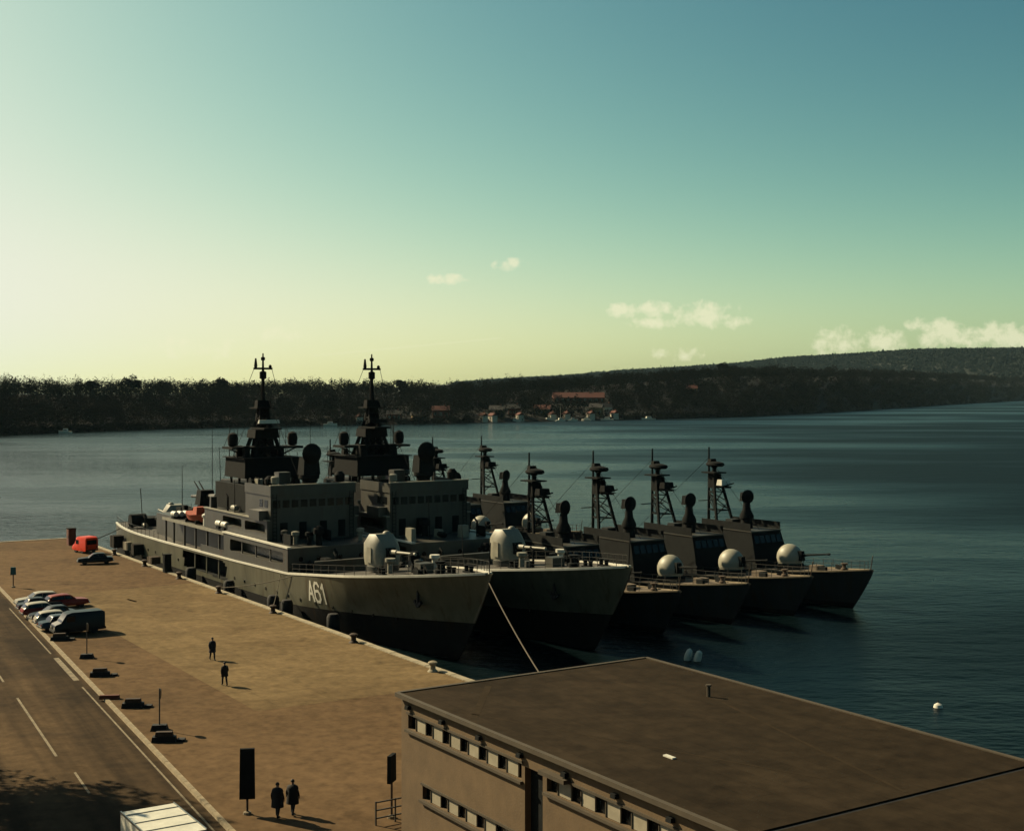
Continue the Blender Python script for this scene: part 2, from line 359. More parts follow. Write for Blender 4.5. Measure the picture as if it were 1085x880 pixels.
far_m = mat('far_wooded_hill', (.028, .034, .026), .95, .45, .012, coord='World')
xs = np.linspace(-260, 1300, 170); depth = np.array([0, .012, .05, .12, .22, .35, .5, .75, 1.0])
def terr(x, d):
    ys = shore_y(x); span = ys * .42
    y = ys + span * d
    zt = (412 - interp(TOP, x)) / 1400 * (ys + span * .35) + 24 - TREE_H * .82
    prof = np.interp(d, [0, .012, .05, .12, .22, .35, .5, .75, 1.0], [-.03, .04, .16, .34, .62, .97, 1.0, .9, .8])
    return y, zt * prof + (d > .01) * .5
mb = MB(); V = []
for x in xs:
    for d in depth:
        y, z = terr(x, d); V.append(((x - 549) / 1400 * y, y, z))
nd = len(depth)
F = [(i * nd + j, (i + 1) * nd + j, (i + 1) * nd + j + 1, i * nd + j + 1) for i in range(len(xs) - 1) for j in range(nd - 1)]
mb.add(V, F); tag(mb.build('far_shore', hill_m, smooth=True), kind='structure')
# far hills on the right
FH = [(330, 414), (420, 411), (480, 407.5), (540, 403), (600, 399.5), (660, 394), (720, 390.5), (780, 387), (830, 381.5), (880, 379), (905, 378), (960, 373.5), (1010, 372), (1085, 370.5), (1180, 371), (1320, 374), (1500, 384)]
xs = np.linspace(330, 1500, 420); V = []; lv = [0, .25, .5, .7, .85, .95, 1.0, .9]
for x in xs:
    for j, f in enumerate(lv):
        y = 3300 + 260 * j + 120 * math.sin(x * .013 + j)
        zt = (412 - interp(FH, x)) / 1400 * 4860 + 24
        z = max(-5, zt * f) if x < 1400 else zt * f
        z += (nprng.uniform(-3, 3) if .2 < f < 1 else 0) + (nprng.uniform(0, 5) if f == 1 else 0)
        V.append(((x - 549) / 1400 * y, y, z))
nd = len(lv)
F = [(i * nd + j, (i + 1) * nd + j, (i + 1) * nd + j + 1, i * nd + j + 1) for i in range(len(xs) - 1) for j in range(nd - 1)]
tag(MB().add(V, F).build('hill', far_m), kind='structure')

def leaf_mat(name, ca, cb, scale=.05):
    m = mat(name, ca, .9, 0, scale, c2=cb, coord='World', spec=.0); return m
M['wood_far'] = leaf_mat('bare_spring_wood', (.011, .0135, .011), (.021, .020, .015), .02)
M['leaf'] = leaf_mat('dark_leaf', (.03, .045, .015), (.07, .08, .03), .8)
M['bark'] = mat('bark', (.05, .038, .026), .95, .3, 5, .3, 12)
def leaf_cloud(C, rx, rz, n, size, seed):
    """n random triangles spread through each crown volume; C = (k,3) crown centres, rx/rz (k,)"""
    r = np.random.default_rng(seed); k = len(C)
    d = r.normal(size=(k, n, 3)); d /= np.linalg.norm(d, axis=2, keepdims=True)
    rad = r.uniform(.35, 1.0, size=(k, n, 1)) ** .6
    p = d * rad; p[..., 0] *= rx[:, None]; p[..., 1] *= rx[:, None]; p[..., 2] *= rz[:, None]
    lump = 1 + .3 * np.sin(d[..., :1] * 4 + r.uniform(0, 6, (k, 1, 1))) * np.cos(d[..., 2:] * 5 + r.uniform(0, 6, (k, 1, 1)))
    p = p * lump + C[:, None, :]
    tri = r.normal(size=(k, n, 3, 3)) * (size[:, None, None, None] if hasattr(size, '__len__') else size)
    tri -= tri.mean(axis=2, keepdims=True)
    return (p[:, :, None, :] + tri).reshape(-1, 3)
def tri_mesh(name, vs, m):
    me = bpy.data.meshes.new(name); nv = len(vs)
    me.vertices.add(nv); me.vertices.foreach_set('co', vs.astype(np.float32).ravel())
    me.loops.add(nv); me.loops.foreach_set('vertex_index', np.arange(nv, dtype=np.int32))
    me.polygons.add(nv // 3); me.polygons.foreach_set('loop_start', np.arange(0, nv, 3, dtype=np.int32))
    me.materials.append(M[m]); me.update(calc_edges=True); return me
# woods on the near shore: each tree a loose crown
KN = 5200
X = nprng.uniform(-250, 1290, KN); Dp = nprng.beta(1.0, 1.6, KN) * .62 + .005
Y = np.zeros(KN); Z = np.zeros(KN)
for i in range(KN): Y[i], Z[i] = terr(X[i], Dp[i])
sc_ = np.clip(Y / 1000, .8, 1.7)
# houses stand in clearings along the middle of the shore: thin the trees out in front of them
clr = (X > 400) & (X < 750) & (Dp < .10)
keep = ~clr | (nprng.uniform(size=KN) < .6); clr2 = (X > 580) & (X < 645) & (Dp > .125) & (Dp < .22); keep &= ~clr2
X, Y, Z, sc_ = X[keep], Y[keep], Z[keep], sc_[keep]; KN = len(X)
low = (X > 578) & (X < 648) & (Y < shore_y(X) * 1.07)
hh = nprng.uniform(.62, 1.12, KN) * TREE_H * np.where(low, .8, 1) * np.where(nprng.uniform(size=KN) < .05, 1.22, 1)
C = np.stack([(X - 549) / 1400 * Y, Y, Z + hh * .52], 1)
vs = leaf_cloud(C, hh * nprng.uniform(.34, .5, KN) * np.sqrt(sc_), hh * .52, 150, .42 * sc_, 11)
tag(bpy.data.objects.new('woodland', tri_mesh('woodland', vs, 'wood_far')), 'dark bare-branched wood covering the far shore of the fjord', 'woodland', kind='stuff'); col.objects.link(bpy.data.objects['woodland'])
# low bushes along the water's edge
KB = 1500; Xb = nprng.uniform(-250, 1290, KB); Db = nprng.uniform(.001, .022, KB); Cb = np.zeros((KB, 3))
for i in range(KB):
    yb, zb = terr(Xb[i], Db[i]); Cb[i] = ((Xb[i] - 549) / 1400 * yb, yb, max(zb, 0) + 1.0)
kb_ = (Xb < 500) | (Xb > 655); Cb = Cb[kb_]; KB = len(Cb)
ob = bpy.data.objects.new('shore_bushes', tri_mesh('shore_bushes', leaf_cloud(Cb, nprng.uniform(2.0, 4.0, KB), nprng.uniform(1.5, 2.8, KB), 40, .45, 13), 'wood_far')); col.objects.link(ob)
tag(ob, "low dark bushes along the far water's edge", 'bushes', kind='stuff')
# rough tree cover on the far hill
KN = 9000; X = nprng.uniform(480, 1480, KN); Y = np.zeros(KN); Z = np.zeros(KN)
for i in range(KN):
    j = nprng.uniform(.6, 6.0); f = np.interp(j, range(8), lv); y = 3300 + 260 * j + 120 * math.sin(X[i] * .013 + j)
    Y[i] = y; Z[i] = max(-5, ((412 - interp(FH, X[i])) / 1400 * 4860 + 24) * f)
C = np.stack([(X - 549) / 1400 * Y, Y, Z + 2], 1)
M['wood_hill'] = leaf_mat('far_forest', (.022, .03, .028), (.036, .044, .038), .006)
vs = leaf_cloud(C, np.full(KN, 15.0), np.full(KN, 7.0), 26, 3.6, 12)
o = bpy.data.objects.new('hill_forest', tri_mesh('hill_forest', vs, 'wood_hill')); col.objects.link(o)
tag(o, 'hazy forest covering the far hill on the right', 'forest', kind='stuff')

def tree(name, label, loc, h, rx, n, leaf, seed, group=None, trunk_r=.22, m='leaf', clear=.3):
    root = empty(name, loc); r = random.Random(seed)
    mb = MB(); top = h * .8
    mb.tube([(0, 0, -.3), (.1, 0, h * .2), (-.05, .1, h * .45), (0, 0, top)], [trunk_r * 1.25, trunk_r, trunk_r * .7, trunk_r * .2], 8)
    for k in range(7):
        a = r.uniform(0, 6.28); z = h * r.uniform(.28, .62); l = rx * r.uniform(.6, .95)
        mb.tube([(0, 0, z), (math.cos(a) * l * .5, math.sin(a) * l * .5, z + l * .35), (math.cos(a) * l, math.sin(a) * l, z + l * .75)], [trunk_r * .45, trunk_r * .28, trunk_r * .08], 6)
    mb.build('trunk', 'bark', root, True)
    k = 16; rr = np.random.default_rng(seed); d = rr.normal(size=(k, 3)); d /= np.linalg.norm(d, axis=1, keepdims=True); d *= rr.uniform(.3, .85, (k, 1))
    cz = h * (1 + clear) / 2; rz = h * (1 - clear) / 2
    C = np.stack([d[:, 0] * rx, d[:, 1] * rx, cz + d[:, 2] * rz * .85], 1)
    sz = rr.uniform(.3, .5, k)
    vs = leaf_cloud(C, sz * rx, sz * rz * .9, n // k, leaf, seed)
    c = bpy.data.objects.new('crown', tri_mesh('crown', vs, m)); col.objects.link(c); c.parent = root
    tag(root, label, 'tree', group); return root
def shore_pt(x, d):
    y, z = terr(x, d); return ((x - 549) / 1400 * y, y, z)
for i, (x, dd, h, lab) in enumerate([(139, .36, 14.5, 'taller rounded tree on the left skyline above the far wood'), (236, .36, 14, 'broad tree on the skyline just left of the first lattice mast'),
                                  (97, .34, 12, 'small tree on the skyline near the left edge of the wood'), (425, .36, 14, 'bushy tree on the skyline right of the second mast'),
                                  (766, .35, 15, 'slim tree on the skyline above the right end of the red roof')]):
    tree('skyline_tree', lab, shore_pt(x, dd), h, h * .42, 1500, .5, 40 + i, 'trees on the far skyline', .35, 'wood_far')

# ------------------------------------------------------------------ houses and boats along the far shore
M['ochre'] = mat('ochre_boards', (.26, .17, .07), .8, .15, .6); M['hwhite'] = mat('white_boards', (.6, .56, .46), .8, .1, .6)
M['redwall'] = mat('red_boards', (.17, .05, .028), .8, .2, .6); M['tile'] = mat('red_roof_tiles', (.13, .034, .02), .85, .25, .8); M['slate'] = mat('dark_roof', (.03, .027, .024), .8, .25, .8)
def house(name, label, loc, rz, w, d, h, rh, wm_, rm, nwin, group='houses on the far shore', rows=1):
    r = empty(name, loc, rz)
    MB().box(-w / 2, w / 2, -d / 2, d / 2, -2, h).build('wall', wm_, r)
    mb = MB(); o = .5
    mb.add([(-w / 2 - o, -d / 2 - o, h + .02), (w / 2 + o, -d / 2 - o, h + .02), (w / 2 + o, d / 2 + o, h + .02), (-w / 2 - o, d / 2 + o, h + .02), (-w / 2 - o, 0, h + rh), (w / 2 + o, 0, h + rh)],
           [(0, 1, 5, 4), (2, 3, 4, 5), (0, 4, 3), (1, 2, 5), (3, 2, 1, 0)])
    rf = mb.build('roof', rm, r)
    MB().box(w * .2, w * .2 + .9, -.45, .45, h + rh * .6, h + rh + 1.0).build('chimney', 'redwall', rf)
    for q in range(rows):
        for k in range(nwin):
            x = -w / 2 + w * (k + .5) / nwin; z = h / rows * (q + .3)
            f = MB().box(x - .75, x + .75, -d / 2 - .06, -d / 2 + .02, z, z + 1.6).build('window', 'hwhite', r)
            MB().box(x - .55, x + .55, -d / 2 - .09, -d / 2 - .05, z + .2, z + 1.4).build('pane', 'glass', f)
    MB().box(w / 2 - 2.4, w / 2 - 1.2, -d / 2 - .05, -d / 2 + .02, 0, 2.2).build('door', 'slate', r)
    return tag(r, label, 'house', group)
p = shore_pt(613, .17); house('museum_hall', 'long dark red roofed hall in the wood across the water', (p[0], p[1], 13.5), R(4), 41, 14, 3.6, 4.2, 'redwall', 'tile', 9)
for (x, dd, w, d, h, rh, a, b, lab) in [
    (527, .045, 11, 9, 5.2, 3.4, 'ochre', 'slate', 'ochre house with dark roof left of the moored boats'),
    (545, .06, 9, 8, 5.0, 3.2, 'redwall', 'slate', 'small red boarded house behind the moored boats'),
    (575, .05, 12, 8, 4.6, 3.2, 'ochre', 'tile', 'ochre house with red tiles below the long hall'),
    (632, .04, 10, 8, 5.6, 3.4, 'ochre', 'slate', 'bright ochre house by the water below the long hall'),
    (643, .055, 7, 7, 4.6, 3.0, 'hwhite', 'slate', 'little white house at the right end of the waterside row'),
    (467, .06, 12, 9, 5.0, 3.2, 'redwall', 'tile', 'low red house in the trees above the left of the bay'),
    (418, .03, 10, 8, 4.2, 2.8, 'redwall', 'slate', 'dark red boathouse at the water right of the second mast'),
    (443, .025, 9, 7, 3.6, 2.6, 'ochre', 'slate', 'yellow boathouse at the water by the second mast'),
    (733, .20, 9, 8, 5.0, 3.0, 'ochre', 'tile', 'lone ochre house high in the wood on the right')]:
    house('house', lab, shore_pt(x, dd), R(rnd.uniform(-15, 15)), w, d, h, rh, a, b, 3)
for (x, dd, lab) in [(512, .014, 'tiny white hut by the water, leftmost of the sunlit row'), (522, .013, 'tiny white hut second from the left in the sunlit row'), (551, .014, 'tiny white hut at the water below the small red house'), (585, .013, 'tiny white hut at the shore under the left end of the long hall'),
                     (600, .014, 'tiny white hut at the shore under the middle of the long hall'), (626, .013, 'tiny white hut at the shore beside the bright ochre house'), (651, .014, 'tiny white hut at the right end of the sunlit row'), (380, .014, 'tiny white hut at the shore left of the second mast')]:
    house('hut', lab, shore_pt(x, dd), R(-62 + rnd.uniform(-10, 10)), 5.5, 4.5, 3.4, 2.0, 'hwhite', 'tile', 1, 'white huts on the far shore')
def motor_boat(label, x, y, L=8, rz=0.0, sail=False, group='white boats moored off the far shore'):
    Yd = 24 * 1400 / (y - 412); r = empty('sailing_boat' if sail else 'motor_boat', ((x - 549) / 1400 * Yd, Yd, 0), rz)
    mb = MB(); vs = []; k = 8
    for i in range(k + 1):
        s = i / k; b = L * .16 * (1 - max(0, (s - .45) / .55) ** 2) + .02; xx = -L / 2 + L * s
        vs += [(xx, -b, 1.0 + .5 * s), (xx, -b * .7, -.3), (xx, b * .7, -.3), (xx, b, 1.0 + .5 * s)]
    mb.add(vs, [(4 * i + a, 4 * i + 4 + a, 4 * i + 5 + a, 4 * i + 1 + a) for i in range(k) for a in range(3)] + [(4 * i, 4 * i + 3, 4 * i + 7, 4 * i + 4) for i in range(k)] + [(0, 1, 2, 3)])
    mb.build('hull', 'white', r, True)
    c = MB().box(-L * .22, L * .18, -L * .1, L * .1, 1.2, 2.6, .35, .12).build('cabin', 'white', r)
    MB().box(-L * .16, L * .12, -L * .1 - .02, L * .1 + .02, 1.75, 2.2, .12, .08).build('window_band', 'glass', c)
    if sail: MB().tube([(0, 0, 1.2), (0, 0, 11)], [.09, .05], 6).build('mast', 'white', r); MB().tube([(0, 0, 2.6), (-L * .4, 0, 2.7)], .08, 6).build('boom', 'white', r)
    return tag(r, label, 'boat', group)
for (x, y, L, s, lab) in [(517, 447.2, 9, 0, 'white boat leftmost of the row off the far shore'), (523.5, 447, 8, 1, 'white yacht second from the left off the far shore'), (546, 446.8, 8, 0, 'white boat off the far shore below the red house'),
                          (581, 446, 11, 0, 'larger white boat off the shore left of the long hall'), (594, 446.2, 8, 1, 'white yacht moored straight below the long red hall'), (607, 446, 7, 0, 'small white boat below the middle of the long hall'),
                          (621, 445.6, 8, 1, 'white yacht below the right half of the long hall'), (643, 445.2, 10, 0, 'white boat at the right end of the row of boats'), (687, 444.6, 11, 0, 'single white boat off the dark wooded shore, right of the rest'),
                          (350, 450.6, 9, 0, 'white boat near the far shore between the two tall masts'), (69, 459.0, 7, 0, 'lone white boat off the wooded shore at far left')]:
    motor_boat(lab, x, y, L, rnd.uniform(-.5, .5) + (3.1 if rnd.random() < .5 else 0), bool(s))

# ------------------------------------------------------------------ ships: shared pieces
def smooth01(x): x = max(0.0, min(1.0, x)); return x
class Hull:
    """half-breadths of a ship's hull; t runs aft from the bow, z up from the waterline"""
    def __init__(s, L, B, rake, zd, tb, tw, stern, draft=.8, pw=1.5, e1=2.1, e2=1.7):
        s.L, s.B, s.rake, s.zd, s.tb, s.tw, s.stern, s.draft, s.pw = L, B, rake, zd, tb, tw, stern, draft, pw; s.e1, s.e2 = e1, e2
    def hb(s, q, f):
        t = q * s.L
        bd = s.B * (1 - (1 - smooth01(t / s.tb)) ** s.e1); bw = s.B * .96 * (1 - (1 - smooth01(t / s.tw)) ** s.e2)
        k = 1 - (1 - s.stern) * max(0, (t - s.L * .8) / (s.L * .2)) ** 2
        return max(.06, (bw + (bd - bw) * f ** s.pw) * k)
    def pt(s, q, f, side):
        zd = s.zd(q * s.L); z = -s.draft + f * (zd + s.draft); rk = s.rake * (1 - f) ** 1.2
        return (-(rk + q * (s.L - rk)), side * s.hb(q, f), z)
    def at(s, t, z):
        q = t / s.L
        for _ in range(4):
            f = (z + s.draft) / (s.zd(q * s.L) + s.draft); f = max(0, min(1, f)); rk = s.rake * (1 - f) ** 1.2; q = max(0, (t - rk) / (s.L - rk))
        return s.hb(q, f)
    def deck_hb(s, t): return s.hb(t / s.L, 1.0)
    def side_mesh(s, f0, f1, ns, nz, holes=(), out=0.0):
        mb = MB(); qs = [(i / ns) ** 1.25 for i in range(ns + 1)]
        for side in (-1, 1):
            vs = [];
            for q in qs:
                for j in range(nz + 1):
                    x, y, z = s.pt(q, f0 + (f1 - f0) * j / nz, side); vs.append((x, y + side * out, z))
            fs = []
            for i in range(ns):
                for j in range(nz):
                    a = vs[i * (nz + 1) + j]; b = vs[(i + 1) * (nz + 1) + j + 1]; tt = -(a[0] + b[0]) / 2; zz = (a[2] + b[2]) / 2
                    if any(h[0] < tt < h[1] and h[2] < zz < h[3] for h in holes): continue
                    k = i * (nz + 1) + j; fs.append((k, k + nz + 1, k + nz + 2, k + 1))
            mb.add(vs, fs)
        vs = []
        for side in (-1, 1):
            for j in range(nz + 1):
                x, y, z = s.pt(1, f0 + (f1 - f0) * j / nz, side); vs.append((x, y + side * out, z))
        mb.add(vs, [(j, j + 1, nz + 2 + j, nz + 1 + j) for j in range(nz)])
        return mb
    def deck_mesh(s, dz=-.05, ns=60):
        mb = MB(); vs = []
        for i in range(ns + 1):
            q = (i / ns) ** 1.25; x, y, z = s.pt(q, 1, 1); vs += [(x, -y + .03, z + dz), (x, y - .03, z + dz)]
        return mb.add(vs, [(2 * i, 2 * i + 1, 2 * i + 3, 2 * i + 2) for i in range(ns)])
    def edge_mesh(s, t0, t1, side, w, h, ns=40, out=.06):
        mb = MB(); vs = []
        for i in range(ns + 1):
            t = t0 + (t1 - t0) * i / ns; y = s.deck_hb(t) + out; z = s.zd(t)
            vs += [(-t, side * y, z - h * .5), (-t, side * y, z + h * .5), (-t, side * (max(0, y - w)), z + h * .5), (-t, side * (max(0, y - w)), z - h * .5)]
        fs = [(4 * i + a, 4 * i + 4 + a, 4 * i + 4 + (a + 1) % 4, 4 * i + (a + 1) % 4) for i in range(ns) for a in range(4)] + [(0, 1, 2, 3), (4 * ns + 3, 4 * ns + 2, 4 * ns + 1, 4 * ns)]
        return mb.add(vs, fs)
    def rail(s, t0, t1, step=1.6, h=1.0, inset=.15):
        mb = MB()
        for side in (-1, 1):
            n = int((t1 - t0) / step); prev = None
            for i in range(n + 1):
                t = t0 + (t1 - t0) * i / n; y = side * max(.03, s.deck_hb(t) - inset); z = s.zd(t)
                mb.bar((-t, y, z), (-t, y, z + h), .045)
                if prev:
                    for hz in (.5, 1.0): mb.bar((prev[0], prev[1], prev[2] + h * hz), (-t, y, z + h * hz), .03)
                prev = (-t, y, z)
        return mb

def wall_holes(mb, a0, a1, z0, z1, y, holes, depth=1.5):
    """a vertical plate at y from a0 to a1 with rectangular openings and a recess behind each"""
    xs = sorted({a0, a1} | {h[0] for h in holes} | {h[1] for h in holes}); zs = sorted({z0, z1} | {h[2] for h in holes} | {h[3] for h in holes})
    sgn = 1 if y > 0 else -1
    for i in range(len(xs) - 1):
        for j in range(len(zs) - 1):
            cx, cz = (xs[i] + xs[i + 1]) / 2, (zs[j] + zs[j + 1]) / 2
            if any(h[0] < cx < h[1] and h[2] < cz < h[3] for h in holes): continue
            mb.add([(-xs[i], y, zs[j]), (-xs[i + 1], y, zs[j]), (-xs[i + 1], y, zs[j + 1]), (-xs[i], y, zs[j + 1])], [(0, 1, 2, 3)])
    for (h0, h1, k0, k1) in holes:
        yi = y - sgn * depth
        P = [(-h0, k0), (-h1, k0), (-h1, k1), (-h0, k1)]
        vs = [(x, y, z) for x, z in P] + [(x, yi, z) for x, z in P]
        mb.add(vs, [(0, 1, 5, 4), (1, 2, 6, 5), (2, 3, 7, 6), (3, 0, 4, 7), (4, 5, 6, 7)])
        c = .28                                                   # rounded corners of the opening
        for (cx, cz, sx_, sz_) in ((-h0, k0, -1, 1), (-h1, k0, 1, 1), (-h1, k1, 1, -1), (-h0, k1, -1, -1)):
            arc = [(cx + sx_ * (c - c * math.sin(a)), y, cz + sz_ * (c - c * math.cos(a))) for a in (0, .4, .8, 1.2, 1.5708)]
            mb.add([(cx, y, cz)] + arc, [(0, i, i + 1) for i in range(1, 5)])
def house_block(t0, t1, hw, z0, z1, holes=(), hw2=None, slope=0.0):
    """deckhouse between t0 (fore) and t1 (aft)"""
    mb = MB(); hw2 = hw2 or hw
    for sd in (-1, 1):
        wall_holes(mb, t0, t1, z0, z1, sd * hw, holes)
    mb.add([(-t0, -hw, z0), (-t0, hw, z0), (-t0, hw, z1), (-t0, -hw, z1)], [(0, 1, 2, 3)])
    mb.add([(-t1, -hw, z0), (-t1, hw, z0), (-t1, hw, z1), (-t1, -hw, z1)], [(0, 1, 2, 3)])
    mb.add([(-t0, -hw, z1), (-t0, hw, z1), (-t1, hw, z1), (-t1, -hw, z1)], [(0, 1, 2, 3)])
    return mb
def lattice(mb, z0, z1, w0, w1, cx, cy, n, r=.07, r2=.045):
    c = [(-1, -1), (1, -1), (1, 1), (-1, 1)]
    L = lambda k, i: (cx + c[k][0] * (w0 + (w1 - w0) * i / n), cy + c[k][1] * (w0 + (w1 - w0) * i / n), z0 + (z1 - z0) * i / n)
    for k in range(4):
        mb.bar(L(k, 0), L(k, n), r * 2)
        for i in range(n):
            mb.bar(L(k, i), L((k + 1) % 4, i + 1), r2 * 2); mb.bar(L((k + 1) % 4, i), L(k, i + 1), r2 * 2); mb.bar(L(k, i + 1), L((k + 1) % 4, i + 1), r2 * 2)
    return mb
def glyphs(mb, hullo, text, t_left, z0, h):
    """painted characters laid on the hull's quay side as thin plates that follow the plating"""
    st = {'A': [((0, 0), (.5, 1)), ((.5, 1), (1, 0)), ((.22, .36), (.78, .36))],
          '6': [((1, .86), (.75, 1)), ((.75, 1), (.25, 1)), ((.25, 1), (0, .8)), ((0, .8), (0, .2)), ((0, .2), (.25, 0)), ((.25, 0), (.75, 0)), ((.75, 0), (1, .2)), ((1, .2), (1, .42)), ((1, .42), (.75, .58)), ((.75, .58), (0, .55))],
          '1': [((.55, 0), (.55, 1)), ((.55, 1), (.2, .78))]}
    x = 0; wd = h * .52; th = h * .15
    for ch in text:
        for (a, b) in st[ch]:
            a = Vector((x + a[0] * wd, a[1] * h)); b = Vector((x + b[0] * wd, b[1] * h)); d = (b - a).normalized(); nn = Vector((-d.y, d.x)) * th / 2
            a2 = a - d * th * .4; b2 = b + d * th * .4; vs = []
            for i in range(5):
                p = a2 + (b2 - a2) * i / 4
                for q in (p - nn, p + nn):
                    tt = t_left - q.x; zz = z0 + q.y; vs.append((-tt, -(hullo.at(tt, zz) + .035), zz))
            mb.add(vs, [(2 * i, 2 * i + 1, 2 * i + 3, 2 * i + 2) for i in range(4)])
        x += wd + h * .16 if ch != '1' else wd
    return mb

# ------------------------------------------------------------------ the two tenders
def zd_t(t): return float(np.interp(t, [0, 6, 12, 20, 30, 45, 70, 98], [8.3, 7.6, 7.0, 6.2, 5.25, 4.95, 4.65, 4.6]))
TEN = Hull(98, 5.9, 6.5, zd_t, 17, 25, .62, 1.0, 1.9, 1.5, 1.2)
def gun_turret(name, parent, loc, rz=0.0):
    g = MB(); x0, y0, z0 = loc; r = empty(name, loc, rz); r.parent = parent
    MB().lathe([(1.6, 0), (1.6, .45), (1.5, .5)], (0, 0, 0), 18).build('barbette', 'upper', r, True)
    # rounded shield: arch-shaped sections lofted aft to fore
    secs = [(-1.75, 1.15, .75, 2.3, .55), (-1.15, 1.5, .5, 3.45, .6), (.25, 1.5, .5, 3.55, .62), (1.2, 1.25, .5, 2.75, .6), (1.55, .95, .6, 1.9, .6)]
    vs = []; m = 8
    for (x, hw, zb, zt, q) in secs:
        h_ = zt - zb
        vs += [(x, -hw * .92, zb), (x, -hw, zb + h_ * .25), (x, -hw, zb + h_ * .72), (x, -hw * q, zt), (x, hw * q, zt), (x, hw, zb + h_ * .72), (x, hw, zb + h_ * .25), (x, hw * .92, zb)]
    fs = [(i * m + k, i * m + (k + 1) % m, (i + 1) * m + (k + 1) % m, (i + 1) * m + k) for i in range(len(secs) - 1) for k in range(m)]
    fs += [tuple(range(m))[::-1], tuple(range((len(secs) - 1) * m, len(secs) * m))]
    sh = MB().add(vs, fs).build('shield', 'cream', r, True)
    MB().box(1.2, 1.85, -.45, .45, 1.2, 2.3).build('mantlet', 'dark', r)
    MB().box(-.5, .5, 1.5, 1.53, .9, 2.4).build('shield_door', 'dark', r)
    MB().box(-.5, .4, -1.53, -1.5, .8, 2.3).build('shield_door', 'cream', r)
    MB().tube([(1.6, 0, 1.9), (3.0, 0, 2.0), (3.05, 0, 2.0), (6.4, 0, 2.2), (6.42, 0, 2.2), (6.7, 0, 2.21)], [.26, .24, .15, .11, .15, .15], 10).build('barrel', 'cream', r, True)
    MB().ball((-.2, .5, 3.5), .4, .4, .3, 10, 5, 0).build('sight_hood', 'cream', r, True)
    return r
def life_raft(parent, x, y, z):
    r = MB().lathe([(.05, -.72), (.33, -.66), (.36, -.1), (.38, -.08), (.38, .08), (.36, .1), (.33, .66), (.05, .72)], (x, y, z), 12, 'x').build('life_raft_canister', 'white', parent, True)
    MB().box(x - .4, x + .4, y - .3, y + .3, z - .6, z - .3).build('cradle', 'dark', r)
